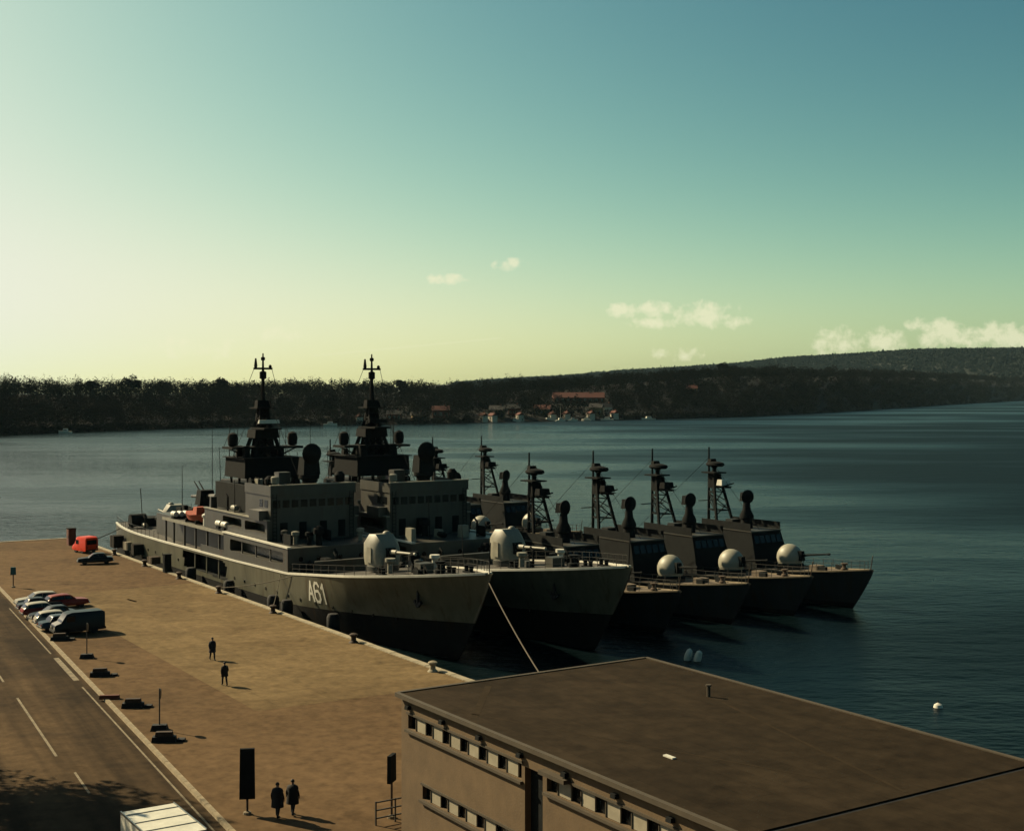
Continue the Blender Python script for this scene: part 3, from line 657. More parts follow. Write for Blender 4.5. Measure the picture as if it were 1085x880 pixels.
def make_tender(first):
    r = empty('naval_tender', (0, 0, 0), TH)
    zd = zd_t
    hole = [(47.5, 62, 2.4, 4.45)] if first else []
    hl = TEN.side_mesh(.5, 1, 150, 16, hole).build('hull', 'hull', r, True)
    TEN.side_mesh(0, .5, 80, 6).build('boot_topping', 'boot', hl, True)
    TEN.deck_mesh(-.06).build('deck', 'deck', r)
    if first:
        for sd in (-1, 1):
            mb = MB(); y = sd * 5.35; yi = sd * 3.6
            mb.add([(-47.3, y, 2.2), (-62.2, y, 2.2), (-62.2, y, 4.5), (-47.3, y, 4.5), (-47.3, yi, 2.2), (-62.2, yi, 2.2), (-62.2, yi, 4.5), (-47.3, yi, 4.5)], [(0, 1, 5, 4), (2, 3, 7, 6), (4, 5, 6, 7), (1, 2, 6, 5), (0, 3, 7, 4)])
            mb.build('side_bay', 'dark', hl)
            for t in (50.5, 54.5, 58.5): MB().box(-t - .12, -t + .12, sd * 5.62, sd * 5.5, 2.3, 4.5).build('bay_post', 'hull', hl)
    for sd in (-1, 1): TEN.edge_mesh(.6, 97.5, sd, .32, .2, 90).build('gunwale', 'white', hl)
    if first:
        glyphs(MB(), TEN, 'A61', 25.0, 3.25, 1.85).build('hull_number', 'white', hl)
    for sd in (-1, 1):
        for t_ in list(range(12, 46, 3)) + list(range(64, 94, 3)):
            for z_ in ((3.0,) if t_ < 64 else (3.0,)):
                y_ = sd * (TEN.at(t_, z_) + .015); MB().lathe([(.05, -.03), (.19, -.03), (.19, .03), (.05, .03)], (-t_, y_, z_), 10, 'y').build('porthole', 'glass', hl)
    rc = random.Random(31 if first else 57)
    def put(zone, n):
        t0, t1, y0, y1, z = zone
        for _ in range(n):
            t_, y_ = rc.uniform(t0, t1), rc.uniform(y0, y1); kind = rc.choice('lockvpiarbm')
            if kind in 'lok': w, d, h = rc.uniform(.5, 1.5), rc.uniform(.4, 1.0), rc.uniform(.5, 1.5); MB().box(-t_ - w / 2, -t_ + w / 2, y_ - d / 2, y_ + d / 2, z, z + h, .04, .04).build('deck_locker', rc.choice(['dark', 'upper', 'cream']), r)
            elif kind in 'cv': MB().lathe([(.22, 0), (.22, .8), (.42, .95), (.42, 1.3), (.1, 1.4)], (-t_, y_, z), 10).build('vent', rc.choice(['dark', 'upper', 'cream']), r, True)
            elif kind == 'p': MB().tube([(-t_, y_, z), (-t_, y_, z + 1.6), (-t_ - .5, y_, z + 1.9)], .12, 8).build('vent_pipe', 'dark', r)
            elif kind == 'i': MB().lathe([(.5, -.5), (.5, -.45), (.25, -.44), (.25, .44), (.5, .45), (.5, .5)], (-t_, y_, z + .55), 12, 'y').build('cable_reel', 'dark', r)
            elif kind == 'a': MB().tube([(-t_, y_, z), (-t_ + rc.uniform(-.5, .5), y_, z + rc.uniform(3, 7))], [.07, .03], 5).build('whip_aerial', 'mast', r)
            elif kind == 'r': l_ = MB().lathe([(.05, -.7), (.3, -.62), (.34, 0), (.3, .62), (.05, .7)], (-t_, y_, z + .45), 10, 'x').build('raft_drum', rc.choice(['cream', 'dark']), r, True)
            elif kind == 'b': MB().lathe([(.35, 0), (.3, 1.1), (.6, 1.2), (.6, 1.7), (.3, 2.0)], (-t_, y_, z), 12).build('lookout_sight', 'mast', r, True)
            else: MB().box(-t_ - .9, -t_ + .9, y_ - .08, y_ + .08, z, z + 1.1).build('splinter_screen', 'dark', r)
    put((44.5, 56, -3.4, 3.4, 13.0), 9); put((37.8, 43.5, -4.4, 4.4, 12.6), 8); put((57, 71, -4.8, 4.8, 7.7), 16); put((44.5, 55.5, -5.1, -3.8, 9.95), 4); put((44.5, 55.5, 3.8, 5.1, 9.95), 4)
    put((73, 79.5, -3, 3, 7.4), 6); put((84, 95, -3.6, 3.6, 4.6), 9); put((24, 29.5, -4.6, 4.6, zd(27)), 8); put((31, 36.3, -5.2, 5.2, 7.75), 9); put((10, 17, -2.4, 2.4, zd(13) - .2), 5)
    for sd in (-1, 1):
        for t_ in (33, 41, 47): MB().box(-t_ - .4, -t_ + .4, sd * 4.22, sd * 4.30, 5.0, 6.9).build('door', 'dark', r)
    for y_ in (-3.4, -1.2, 1.2, 3.4): MB().box(-36.79, -36.7, y_ - .4, y_ + .4, 7.9, 9.7).build('door', 'dark', r)
    for y_ in (-4.4, -2.4, 0, 2.4, 4.4): MB().lathe([(.05, -.03), (.24, -.03), (.24, .03), (.05, .03)], (-29.98, y_, 6.6), 10, 'x').build('porthole', 'glass', r)
    for y_ in (-4.5, 4.5):
        l_ = MB()
        for q_ in (-.22, .22): l_.bar((-36.6, y_ + q_, 7.8), (-36.6, y_ + q_, 12.8), .06)
        for z_ in range(12): l_.bar((-36.6, y_ - .22, 8.0 + z_ * .4), (-36.6, y_ + .22, 8.0 + z_ * .4), .05)
        l_.build('ladder', 'dark', r)
    TEN.rail(1.5, 29, 1.7).build('bow_railing', 'steel', r); TEN.rail(72, 97, 1.7).build('stern_railing', 'steel', r)
    # anchors, stem fittings, deck gear
    for sd in (-1, 1):
        a = MB(); y = sd * (TEN.at(8, 5.6) + .12)
        a.bar((-8, y, 6.2), (-8, y, 4.7), .22); a.bar((-8.6, y, 5.1), (-8, y, 4.65), .25); a.bar((-7.4, y, 5.1), (-8, y, 4.65), .25); a.build('anchor', 'black', r)
    MB().lathe([(.55, 0), (.5, .3), (.3, .4), (.3, .8), (.5, .95), (.5, 1.1)], (-9, 0, zd(9)), 12).build('capstan', 'dark', r, True)
    for t, yy in ((5, .9), (5, -.9), (14, 3.2), (14, -3.2), (88, 4.3), (88, -4.3)):
        b = MB(); b.lathe([(.2, 0), (.2, .5), (.26, .55), (.26, .62)], (-t, yy, zd(t)), 10); b.lathe([(.2, 0), (.2, .5), (.26, .55), (.26, .62)], (-t - .8, yy, zd(t)), 10); b.box(-t - 1.1, -t + .3, yy - .25, yy + .25, zd(t) - .05, zd(t) + .1)
        b.build('mooring_bitts', 'dark', r)
    MB().tube([(-.5, 0, zd(0)), (-.3, 0, zd(0) + 2.6)], .05, 6).build('jackstaff', 'mast', r)
    MB().box(-12.6, -11.4, -.7, .7, zd(12) - .05, zd(12) + .9).build('hatch', 'upper', r)
    MB().lathe([(.28, 0), (.28, .9), (.5, 1.1), (.5, 1.4)], (-16, 3.4, zd(16)), 10).build('vent', 'white', r, True)
    MB().lathe([(.28, 0), (.28, .9), (.5, 1.1), (.5, 1.4)], (-14.5, -2.2, zd(14)), 10).build('vent', 'cream', r, True)
    gun_turret('gun_turret', r, (-20.3, 0, zd(20) + .1))
    MB().prism([(-26.2, -4.6), (-25.6, -4.9), (-25.6, 4.9), (-26.2, 4.6)], zd(26), zd(26) + 1.2).build('breakwater', 'upper', r)
    # forward bulwark house flush with the side, long openings
    h1 = house_block(30.0, 48.2, 5.86, 4.8, 7.75, [(31.2, 46.2, 5.95, 7.25)]).build('lower_deckhouse', 'upper', r)
    for t in (35, 39, 43): 
        for sd in (-1, 1): MB().box(-t - .1, -t + .1, sd * 5.72, sd * 5.6, 5.95, 7.25).build('frame_post', 'upper', h1)
    for sd in (-1, 1): MB().box(-48.4, -29.85, sd * 5.97, sd * 5.5, 7.752, 7.9).build('deck_edge', 'white', h1)
    h1b = house_block(48.25, 72, 4.0, 4.6, 7.5).build('after_deckhouse', 'upper', r)
    MB().box(-70, -48.25, -5.75, 5.75, 7.52, 7.7).build('boat_deck', 'deck', h1b)
    for sd in (-1, 1):
        for t in (50.5, 54.5, 58.5, 62.5, 66.5, 69.6): MB().box(-t - .12, -t + .12, sd * 5.62, sd * 5.4, 4.6, 7.5).build('deck_post', 'upper', h1b)
        MB().box(-70.1, -48.3, sd * 5.86, sd * 5.77, 7.45, 7.8).build('deck_edge', 'cream', h1b)
        MB().box(-56, -48.3, sd * 5.82, sd * 5.7, 4.72, 5.7).build('bulwark_plate', 'upper', h1b)
    h2 = house_block(36.8, 56, 5.3, 7.7, 9.95, [(37.4, 43.2, 8.55, 9.55), (44.2, 50, 8.55, 9.55)]).build('middle_deckhouse', 'upper', r)
    for sd in (-1, 1): MB().box(-56.1, -36.7, sd * 5.42, sd * 5.0, 9.952, 10.08).build('deck_edge', 'cream', h2)
    h3 = house_block(36.8, 44.0, 4.9, 9.95, 12.6).build('bridge', 'upper', r)
    for k in range(9):
        y = -4.2 + k * 1.05; MB().box(-36.8, -36.76, y - .38, y + .38, 11.3, 12.1).build('pane', 'glass', h3)
    for sd in (-1, 1):
        for t in (38, 39.4): MB().box(-t - .45, -t + .45, sd * 4.93, sd * 4.89, 11.3, 12.1).build('pane', 'glass', h3)
        MB().box(-40.5, -37.6, sd * 4.9, sd * 5.9, 9.96, 11.0).build('bridge_wing', 'upper', h3)
    h4 = MB(); h4.box(-36.9, -36.6, -5.0, 5.0, 12.6, 13.65); h4.box(-44, -36.9, -5.0, -4.85, 12.6, 13.65); h4.box(-44, -36.9, 4.85, 5.0, 12.6, 13.65)
    sc1 = h4.build('open_bridge_screen', 'upper', r)
    MB().box(-36.95, -36.5, -5.05, 5.05, 13.66, 13.76).build('screen_cap', 'cream', sc1)
    house_block(44.0, 57, 3.6, 9.95, 13.0).build('signal_deckhouse', 'dark', r)
    MB().box(-42.3, -41, -2.2, -.8, 12.62, 14.8).build('chart_box', 'upper', r)
    # director on the bridge roof
    d = empty('fire_director', (-39.2, .6, 12.6)); d.parent = r
    MB().lathe([(.9, 0), (.8, 1.4), (1.15, 1.6), (1.15, 2.0)], (0, 0, 0), 14).build('pedestal', 'dark', d, True)
    MB().box(-.9, .8, -1.0, 1.0, 2.0, 3.9, .15, .15).build('director_house', 'dark', d)
    MB().lathe([(.02, .55), (.6, .45), (1.05, .15), (1.15, -.02), (1.05, .02), (.5, .3), (.02, .38)], (.75, 0, 4.3), 18, 'x').build('dish', 'mast', d, True)
    MB().tube([(.7, 0, 4.3), (-.1, 0, 4.0)], .15, 8).build('dish_arm', 'mast', d)
    s = MB().lathe([(.3, 0), (.3, 1.2), (.45, 1.25), (.45, 1.9), (.3, 2.0)], (-38, -3.9, 12.6), 12).build('signal_lamp', 'cream', r, True)
    MB().lathe([(.25, 0), (.2, 1.1), (.55, 1.2), (.6, 1.9), (.3, 2.3)], (-38.4, 3.9, 12.6), 12).build('target_sight', 'mast', r, True)
    # mast: block, platforms, lattice, topmast
    ms = empty('mast', (-51, 0, 13.0)); ms.parent = r
    MB().box(-3.2, 3.2, -3.5, 3.5, .75, 3.0, .1, .1).build('mast_house', 'mast', ms)
    for x in (-2.6, 0, 2.6):
        for y in (-2.9, 2.9): MB().bar((x, y, 0), (x, y, .75), .22).build('leg', 'mast', ms)
    for q_ in range(10):
        x_, y_ = rc.uniform(-2.8, 2.8), rc.uniform(-3.1, 3.1); h_ = rc.uniform(.5, 1.5)
        MB().box(x_ - .4, x_ + .4, y_ - .35, y_ + .35, 3.0, 3.0 + h_, .08, .08).build('antenna_box', 'mast', ms)
    for q_ in range(5):
        x_, y_ = rc.uniform(-3, 3), rc.choice((-3.2, 3.2)); MB().tube([(x_, y_, 2.9), (x_, y_, rc.uniform(5.5, 9))], [.06, .03], 5).build('whip_aerial', 'mast', ms)
    MB().box(-3.4, 3.4, -3.7, 3.7, 2.98, 3.08).build('house_top', 'mast', ms)
    MB().box(-1.3, 1.3, -1.5, 1.5, 5.3, 6.25, .1, .1).build('equipment_room', 'mast', ms)
    for sx_ in (-1, 1):
        for sd in (-1, 1): MB().bar((sx_ * 1.7, sd * 1.7, 3.0), (sx_ * .55, sd * .55, 7.2), .36).build('leg', 'mast', ms)
    lt = lattice(MB(), 3.0, 8.7, 1.0, .42, 0, 0, 5, .14, .09).build('lattice', 'mast', ms)
    pf = MB().box(-1.6, 1.6, -4.4, 4.4, 4.05, 4.3).build('lower_platform', 'mast', ms)
    for sd in (-1, 1): MB().lathe([(.2, .25), (.55, .4), (.62, 1.2), (.5, 1.7), (.15, 1.9)], (0, sd * 3.7, 4.05), 12).build('lantern_drum', 'mast', ms, True)
    for sd in (-1, 1): MB().bar((0, sd * 4.2, 4.1), (0, sd * .9, 2.6), .14).build('platform_strut', 'mast', ms)
    MB().box(-1.4, 3.0, -1.1, 1.1, 6.3, 6.5).build('radar_platform', 'mast', ms)
    ra = MB().box(1.6, 2.0, -1.3, 1.3, 7.0, 7.42, .05, .1).build('radar_antenna', 'white' if first else 'mast', ms)
    MB().tube([(1.8, 0, 6.5), (1.8, 0, 7.0)], .2, 8).build('radar_pivot', 'mast', ms)
    MB().box(-1.2, 1.2, -1.2, 1.2, 8.7, 8.85).build('upper_platform', 'mast', ms)
    MB().box(-.5, .5, -.9, .9, 8.85, 9.7, .1, .1).build('antenna_box', 'mast', ms)
    MB().tube([(0, 0, 3.0), (0, 0, 8.5), (0, 0, 11.5), (0, 0, 15.2)], [.45, .32, .22, .08], 8).build('topmast', 'mast', ms)
    MB().bar((0, -1.15, 13.4), (0, 1.15, 13.4), .24).build('yard', 'mast', ms)
    for sd in (-1, 1): MB().lathe([(.1, 0), (.22, .25), (.1, 1.2 if sd < 0 else .45)], (0, sd * .9, 13.4), 8).build('aerial', 'mast', ms)
    MB().lathe([(.1, 0), (.4, .15), (.4, .9), (.1, 1.05)], (0, 0, 12.1), 10).build('aerial_cage', 'mast', ms)
    MB().lathe([(.05, 0), (.26, .1), (.26, .4), (.05, .5)], (0, 0, 14.3), 8).build('mast_light', 'mast', ms)
    for (p, q) in (((0, -1.1, 13.4), (-1.5, -4.2, 4.3)), ((0, 1.1, 13.4), (-1.5, 4.2, 4.3)), ((0, 0, 11.5), (12, 0, -.5)), ((0, 0, 11.5), (-16, 0, -3))):
        MB().tube([p, q], .03, 5).build('stay', 'mast', ms)
    # funnel and after gear
    fn = MB().prism([(-62, -1.3), (-61.3, -1.7), (-58.6, -1.7), (-58, -1.3), (-58, 1.3), (-58.6, 1.7), (-61.3, 1.7), (-62, 1.3)], 7.7, 12.4, inset=.14).build('funnel', 'upper', r)
    MB().prism([(-61.75, -1.1), (-61.1, -1.45), (-58.9, -1.45), (-58.3, -1.1), (-58.3, 1.1), (-58.9, 1.45), (-61.1, 1.45), (-61.75, 1.1)], 12.0, 12.9).build('funnel_cap', 'black', fn)
    cr = empty('deck_crane', (-66.5, 1.2, 7.7)); cr.parent = r
    MB().lathe([(.7, 0), (.6, 1.6), (.6, 2.2)], (0, 0, 0), 12).build('pedestal', 'upper', cr, True)
    MB().box(-.9, .9, -.7, .7, 2.2, 3.8, .1, .1).build('cab', 'dark', cr)
    MB().tube([(-.5, -1.0, 2.6), (-8.6, -1.4, 2.1)], [.34, .2], 8).build('jib', 'steel', cr)
    bt = empty('ships_boat', (-60.5, -4.6, 7.75)); bt.parent = r
    vs = []
    for i in range(9):
        s_ = i / 8; bb = 1.05 * (1 - abs(2 * s_ - .9) ** 2.6 * .9); bb = max(.05, bb); x = -3 + 6 * s_
        vs += [(x, -bb, 1.0 + .25 * abs(2 * s_ - 1)), (x, -bb * .6, .3), (x, bb * .6, .3), (x, bb, 1.0 + .25 * abs(2 * s_ - 1))]
    MB().add(vs, [(4 * i + a, 4 * i + 4 + a, 4 * i + 5 + a, 4 * i + 1 + a) for i in range(8) for a in range(3)] + [(4 * i, 4 * i + 3, 4 * i + 7, 4 * i + 4) for i in range(8)] + [(0, 1, 2, 3), (32, 33, 34, 35)]).build('boat_hull', 'orange', bt, True)
    MB().box(.0, 1.6, -.7, .7, 1.1, 2.0, .25, .15).build('canopy', 'orange', bt)
    for x in (-1.8, 1.8): MB().box(x - .12, x + .12, -.9, .9, 0, .45).build('chock', 'dark', bt)
    for k in range(3): life_raft(r, -67.5 + k * 0.05, -5.1 + k * 0.72, 8.3)
    for k in range(2): life_raft(r, -49.5 - k * 1.8, -5.2, 8.5)
    MB().lathe([(.4, 0), (.4, 1.0), (.55, 1.05), (.55, 1.3), (.1, 1.6)], (-57, -4.7, 7.7), 12).build('vent', 'white', r, True)
    h5 = house_block(72, 80, 3.4, 4.55, 7.4).build('gun_deckhouse', 'upper', r)
    lg = empty('light_gun', (-70.5, 0, 7.7)); lg.parent = r
    MB().lathe([(1.5, 0), (1.5, .9), (1.2, 1.0), (.8, 1.4)], (0, 0, 0), 14).build('gun_base', 'dark', lg, True)
    MB().box(-1.0, .9, -1.1, 1.1, 1.3, 3.2, .2, .25).build('gun_cradle', 'dark', lg)
    for sd in (-1, 1): MB().tube([(-.6, sd * .3, 2.6), (-3.4, sd * .3, 4.1)], [.12, .07], 8).build('barrel', 'dark', lg)
    MB().tube([(-73.5, 2.0, 7.4), (-73.5, 2.0, 21)], [.06, .03], 5).build('whip_aerial', 'mast', r)
    MB().tube([(-56.5, -3.0, 9.95), (-56.8, -3.2, 17)], [.06, .03], 5).build('whip_aerial', 'mast', r)
    g = gun_turret('gun_turret', r, (-83, 0, 4.65), math.pi)
    MB().box(-94, -90, -2.4, 2.4, 4.55, 5.7, .2, .2).build('stern_locker', 'dark', r)
    MB().lathe([(.9, -1.1), (.9, 1.1)], (-89, 3.2, 5.6), 12, 'y').build('cable_reel', 'dark', r)
    MB().lathe([(.9, -1.1), (.9, 1.1)], (-89, -3.2, 5.6), 12, 'y').build('cable_reel', 'dark', r)
    MB().tube([(-97.2, 0, 4.6), (-98.2, 0, 9.4)], .06, 6).build('ensign_staff', 'wood', r)
    return r
t1 = make_tender(True); t1.location = W(-95.5, 59.4); tag(t1, 'large grey naval tender marked A61, moored against the quay', 'warship', 'naval tenders moored side by side')
t2 = make_tender(False); t2.location = W(-92.5, 72.1); tag(t2, 'second grey naval tender with the taller mast, moored outside the one at the quay', 'warship', 'naval tenders moored side by side')

# ------------------------------------------------------------------ fast attack boats
def zd_f(t): return float(np.interp(t, [0, 5, 10, 16, 25, 47], [4.55, 3.95, 3.5, 3.1, 2.7, 2.35]))
FAC = Hull(47, 3.5, 3.6, zd_f, 17, 24, .78, .8, 1.6)
def make_fac(light_radar=False):
    r = empty('attack_boat', (0, 0, 0), TH); zd = zd_f
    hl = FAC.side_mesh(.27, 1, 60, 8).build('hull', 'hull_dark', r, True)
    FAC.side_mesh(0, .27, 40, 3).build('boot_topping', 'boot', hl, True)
    FAC.deck_mesh(-.04, 40).build('deck', 'fdeck', r)
    for sd in (-1, 1): FAC.edge_mesh(.4, 46.6, sd, .22, .14, 50, .03).build('gunwale', 'concrete', hl)
    FAC.rail(1.0, 46, 1.8, .95).build('railing', 'steel', r)
    MB().tube([(-.4, 0, zd(0)), (-.1, 0, zd(0) + 1.5)], .05, 6).build('jackstaff', 'wood', r)
    MB().lathe([(.4, 0), (.35, .2), (.2, .3), (.2, .55), (.38, .65), (.38, .75)], (-4.2, 0, zd(4)), 10).build('capstan', 'wood', r, True)
    for yy in (-1.3, 1.3): MB().box(-6.6, -5.6, yy - .16, yy + .16, zd(6), zd(6) + .45).build('mooring_bitts', 'dark', r)
    MB().box(-8.8, -7.6, -.6, .6, zd(8) - .04, zd(8) + .5).build('hatch', 'fdeck', r)
    # bow gun in its dome
    g = empty('bow_gun', (-12.4, 0, zd(12.4))); g.parent = r
    MB().lathe([(1.55, 0), (1.5, .5), (1.35, .6)], (0, 0, 0), 18).build('ring', 'dark', g, True)
    MB().ball((-.15, 0, 1.25), 1.55, 1.4, 1.55, 20, 9, -.5).build('dome', 'dome', g, True)
    MB().box(.75, 1.75, -.35, .35, 1.0, 2.1, .1, .05).build('mantlet', 'dark', g)
    MB().tube([(1.4, 0, 1.6), (2.2, 0, 1.7), (5.0, 0, 2.05), (5.02, 0, 2.05), (5.3, 0, 2.08)], [.18, .12, .09, .13, .13], 8).build('barrel', 'dark', g, True)
    # bridge: sloped front
    pr = [(-15.2, 2.8), (-15.9, 5.4), (-16.5, 7.2), (-25.3, 7.2), (-25.6, 5.2), (-28.2, 5.0), (-28.2, 2.6)]
    mb = MB(); k = len(pr)
    mb.add([(x, -(2.75 - .09 * (z - 2.6)), z) for x, z in pr] + [(x, (2.75 - .09 * (z - 2.6)), z) for x, z in pr], [tuple(range(k)), tuple(range(k, 2 * k))[::-1]] + [(i, (i + 1) % k, k + (i + 1) % k, k + i) for i in range(k)])
    br = mb.build('bridge', 'dark', r)
    for i in range(5):
        y = -1.76 + i * .88; MB().add([(-16.05 + .03, y - .34, 5.95), (-16.05 + .03, y + .34, 5.95), (-16.34 + .03, y + .34, 6.8), (-16.34 + .03, y - .34, 6.8)], [(0, 1, 2, 3)]).build('pane', 'glass', br)
    MB().box(-25.4, -16.4, -2.42, 2.42, 7.21, 7.33).build('bridge_roof', 'upper', br)
    for sd in (-1, 1): MB().box(-25.2, -16.6, sd * 2.4, sd * 2.32, 7.35, 8.2).build('roof_screen', 'dark', br)
    MB().box(-22.4, -21.2, -1.5, -.3, 7.34, 8.3).build('locker', 'hull_dark', r)
    # ball-shaped director on its pedestal
    d = empty('fire_director', (-19.8, 0, 7.33)); d.parent = r
    MB().lathe([(.75, 0), (.6, 1.0), (.85, 1.15), (.85, 1.5), (.5, 2.2), (.4, 3.1)], (0, 0, 0), 12).build('pedestal', 'mast', d, True)
    MB().lathe([(.02, -.35), (.45, -.3), (.78, -.05), (.85, .15), (.78, .2), (.4, .3), (.02, .35)], (.1, 0, 3.75), 16, 'x').build('dish', 'mast', d, True)
    MB().box(-.75, -.1, -.55, .55, 3.2, 4.25, .08, .08).build('optics_box', 'mast', d)
    # mast
    ms = empty('mast', (-26.6, 0, 4.9)); ms.parent = r
    MB().tube([(-.1, 0, .1), (0, 0, 7), (.0, 0, 11.9)], [.2, .16, .09], 8).build('aft_pole', 'mast', ms)
    for sd in (-1, 1):
        MB().bar((3.0, sd * 1.35, 2.4), (1.35, sd * .45, 8.6), .26).build('leg', 'mast', ms)
        MB().bar((-.05, 0, 4.2), (2.5, sd * 1.1, 4.2), .12).build('brace', 'mast', ms)
        MB().bar((.0, 0, 6.2), (2.55, sd * 1.1, 4.2), .10).build('brace', 'mast', ms)
        MB().bar((.0, 0, 6.4), (1.9, sd * .8, 6.4), .12).build('brace', 'mast', ms)
    MB().bar((2.5, -1.15, 4.2), (2.5, 1.15, 4.2), .12).build('brace', 'mast', ms)
    MB().box(.35, 1.45, -.5, .5, 6.9, 8.7, .1, .1).build('mast_house', 'mast', ms)
    for z_ in (4.4, 5.4, 6.4):
        for sd in (-1, 1): MB().bar((0, 0, z_ + 1.0), (2.9 - z_ * .17, sd * (1.55 - z_ * .12), z_), .09).build('brace', 'mast', ms)
    for z_ in (3.4, 5.0, 6.6): MB().bar((3.2 - z_ * .24, -1.6 + z_ * .12, z_), (2.8 - z_ * .24, 1.4 - z_ * .12, z_ + 1.4), .09).build('brace', 'mast', ms)
    MB().box(-.3, 2.1, -1.0, 1.0, 8.7, 8.85).build('top_platform', 'mast', ms)
    MB().lathe([(.3, 0), (.25, .5), (.4, .55), (.4, .75)], (1.0, 0, 8.85), 10).build('radar_pivot', 'mast', ms, True)
    MB().lathe([(.05, -.25), (1.1, -.2), (1.35, 0), (1.2, .25), (.6, .38), (.05, .42)], (1.15, 0, 9.75), 16, 'z', .75).build('search_radar', 'mast', ms, True)
    MB().box(.25, .9, -.5, .5, 10.05, 10.45, .1, .1).build('identification_aerial', 'mast', ms)
    MB().bar((1.5, 0, 7.0), (3.9, 0, 7.1), .2).build('radar_bracket', 'mast', ms)
    MB().box(2.0, 3.6, -.6, .6, 7.12, 7.2).build('bracket_platform', 'mast', ms)
    MB().box(2.2, 3.2, -.75, .75, 7.3, 8.0, .1, .1).build('navigation_radar', 'white' if light_radar else 'mast', ms)
    MB().bar((3.3, -.6, 7.2), (3.9, .6, 7.6), .14).build('aerial_bar', 'mast', ms)
    MB().bar((0, -1.7, 5.3), (0, 1.7, 5.3), .1).build('yard', 'mast', ms)
    MB().tube([(.0, 0, 10.6), (9, 0, 2.4)], .025, 5).build('stay', 'mast', ms)
    MB().tube([(.0, 0, 10.6), (-18, 0, -2)], .025, 5).build('stay', 'mast', ms)
    # missile boxes, stern gun
    for i, (t, a) in enumerate(((31.2, .35), (33.6, -.35), (36.0, .35), (38.0, -.35))):
        m_ = MB().box(-2.6, 2.6, -.55, .55, .5, 1.6).build('missile_box', 'hull_dark', r); m_.location = (-t, 0, zd(t)); m_.rotation_euler = (0, 0, math.pi / 2 + a)
        MB().box(-1.5, 1.5, -.35, .35, -.05, .5).build('ramp', 'dark', m_)
    g = empty('stern_gun', (-42, 0, zd(42))); g.parent = r
    MB().lathe([(1.2, 0), (1.15, .5)], (0, 0, 0), 14).build('ring', 'dark', g, True)
    MB().ball((0, 0, .9), 1.2, 1.1, 1.25, 14, 7, -.4).build('dome', 'dome', g, True)
    MB().tube([(-.9, 0, 1.5), (-3.4, 0, 1.9)], [.11, .07], 8).build('barrel', 'dark', g)
    MB().tube([(-46.6, 0, 2.3), (-47.2, 0, 5.2)], .045, 6).build('ensign_staff', 'wood', r)
    life_raft(r, -29.4, -2.2, 5.5); life_raft(r, -29.4, 2.2, 5.5)
    return r
labs1 = ['outermost attack boat, its bow farthest right and a pale radar on its mast', 'attack boat second from the outside, bow just behind the outermost one', 'attack boat third from the outside, between the tender and two others', 'innermost attack boat of the near raft, lying right against the second tender']
labs2 = ['outer attack boat of the raft astern, its pale gun dome showing past the second tender', 'attack boat astern whose mast shows just right of the second tender director', 'attack boat astern hidden behind the mast of the second tender', 'attack boat astern whose mast shows between the two tall tender masts']
f0 = make_fac(True); f0.location = W(-98.4, 109.5); tag(f0, labs1[0], 'warship', 'attack boats rafted outside the tenders')
f1 = make_fac(False); f1.location = W(-98.4, 100.5); tag(f1, labs1[1], 'warship', 'attack boats rafted outside the tenders')
for v_, l_ in ((91.5, labs1[2]), (82.5, labs1[3])):
    c = copy_tree(f1); c.location = W(-98.2 + rnd.uniform(-.4, .4), v_); c['label'] = l_
for v_, l_ in ((106, labs2[0]), (97.4, labs2[1]), (89, labs2[2]), (80.6, labs2[3])):
    c = copy_tree(f1); c.location = W(-147.0, v_); c['label'] = l_; c['group'] = 'attack boats rafted astern'
for c in [o for o in col.objects if o.name.startswith('attack_boat')]:
    for p_ in c.children:
        if p_.name.startswith(('bow_gun', 'fire_director', 'stern_gun')): p_.rotation_euler[2] += rnd.uniform(-.3, .3)
        if p_.name.startswith(('hatch', 'locker', 'life_raft')): p_.location = (rnd.uniform(-.5, .5), rnd.uniform(-.3, .3), 0)
        for q_ in p_.children:
            if q_.name.startswith('search_radar'): q_.rotation_euler[2] = 0.0

# fenders between the hulls and the quay
def fender(label, u, v, z, L=2.4, rr=.45, axis='x'):
    o = MB().lathe([(.05, -L / 2), (rr * .75, -L / 2 + .08), (rr, -L / 2 + .4), (rr, L / 2 - .4), (rr * .75, L / 2 - .08), (.05, L / 2)], (0, 0, 0), 14, axis).build('fender', 'black', None, True)
    o.location = W(u, v, z); o.rotation_euler = (0, 0, TH); tag(o, label, 'fender', 'fenders along the hulls'); return o
for i, (u_, v_, l_) in enumerate([(-152, 52.6, 'aft-most black fender wedged between the tender marked A61 and the quay'), (-139.5, 52.6, 'black fender under the bridge of the tender marked A61'), (-127, 52.6, 'black fender below the forward deckhouse of the tender marked A61'), (-123.5, 52.6, 'black fender just behind the painted A61'), (-113.5, 53.0, 'foremost black fender between the A61 bow and the quay')]):
    fender(l_, u_, v_, 1.9, 2.2, .62, 'z')

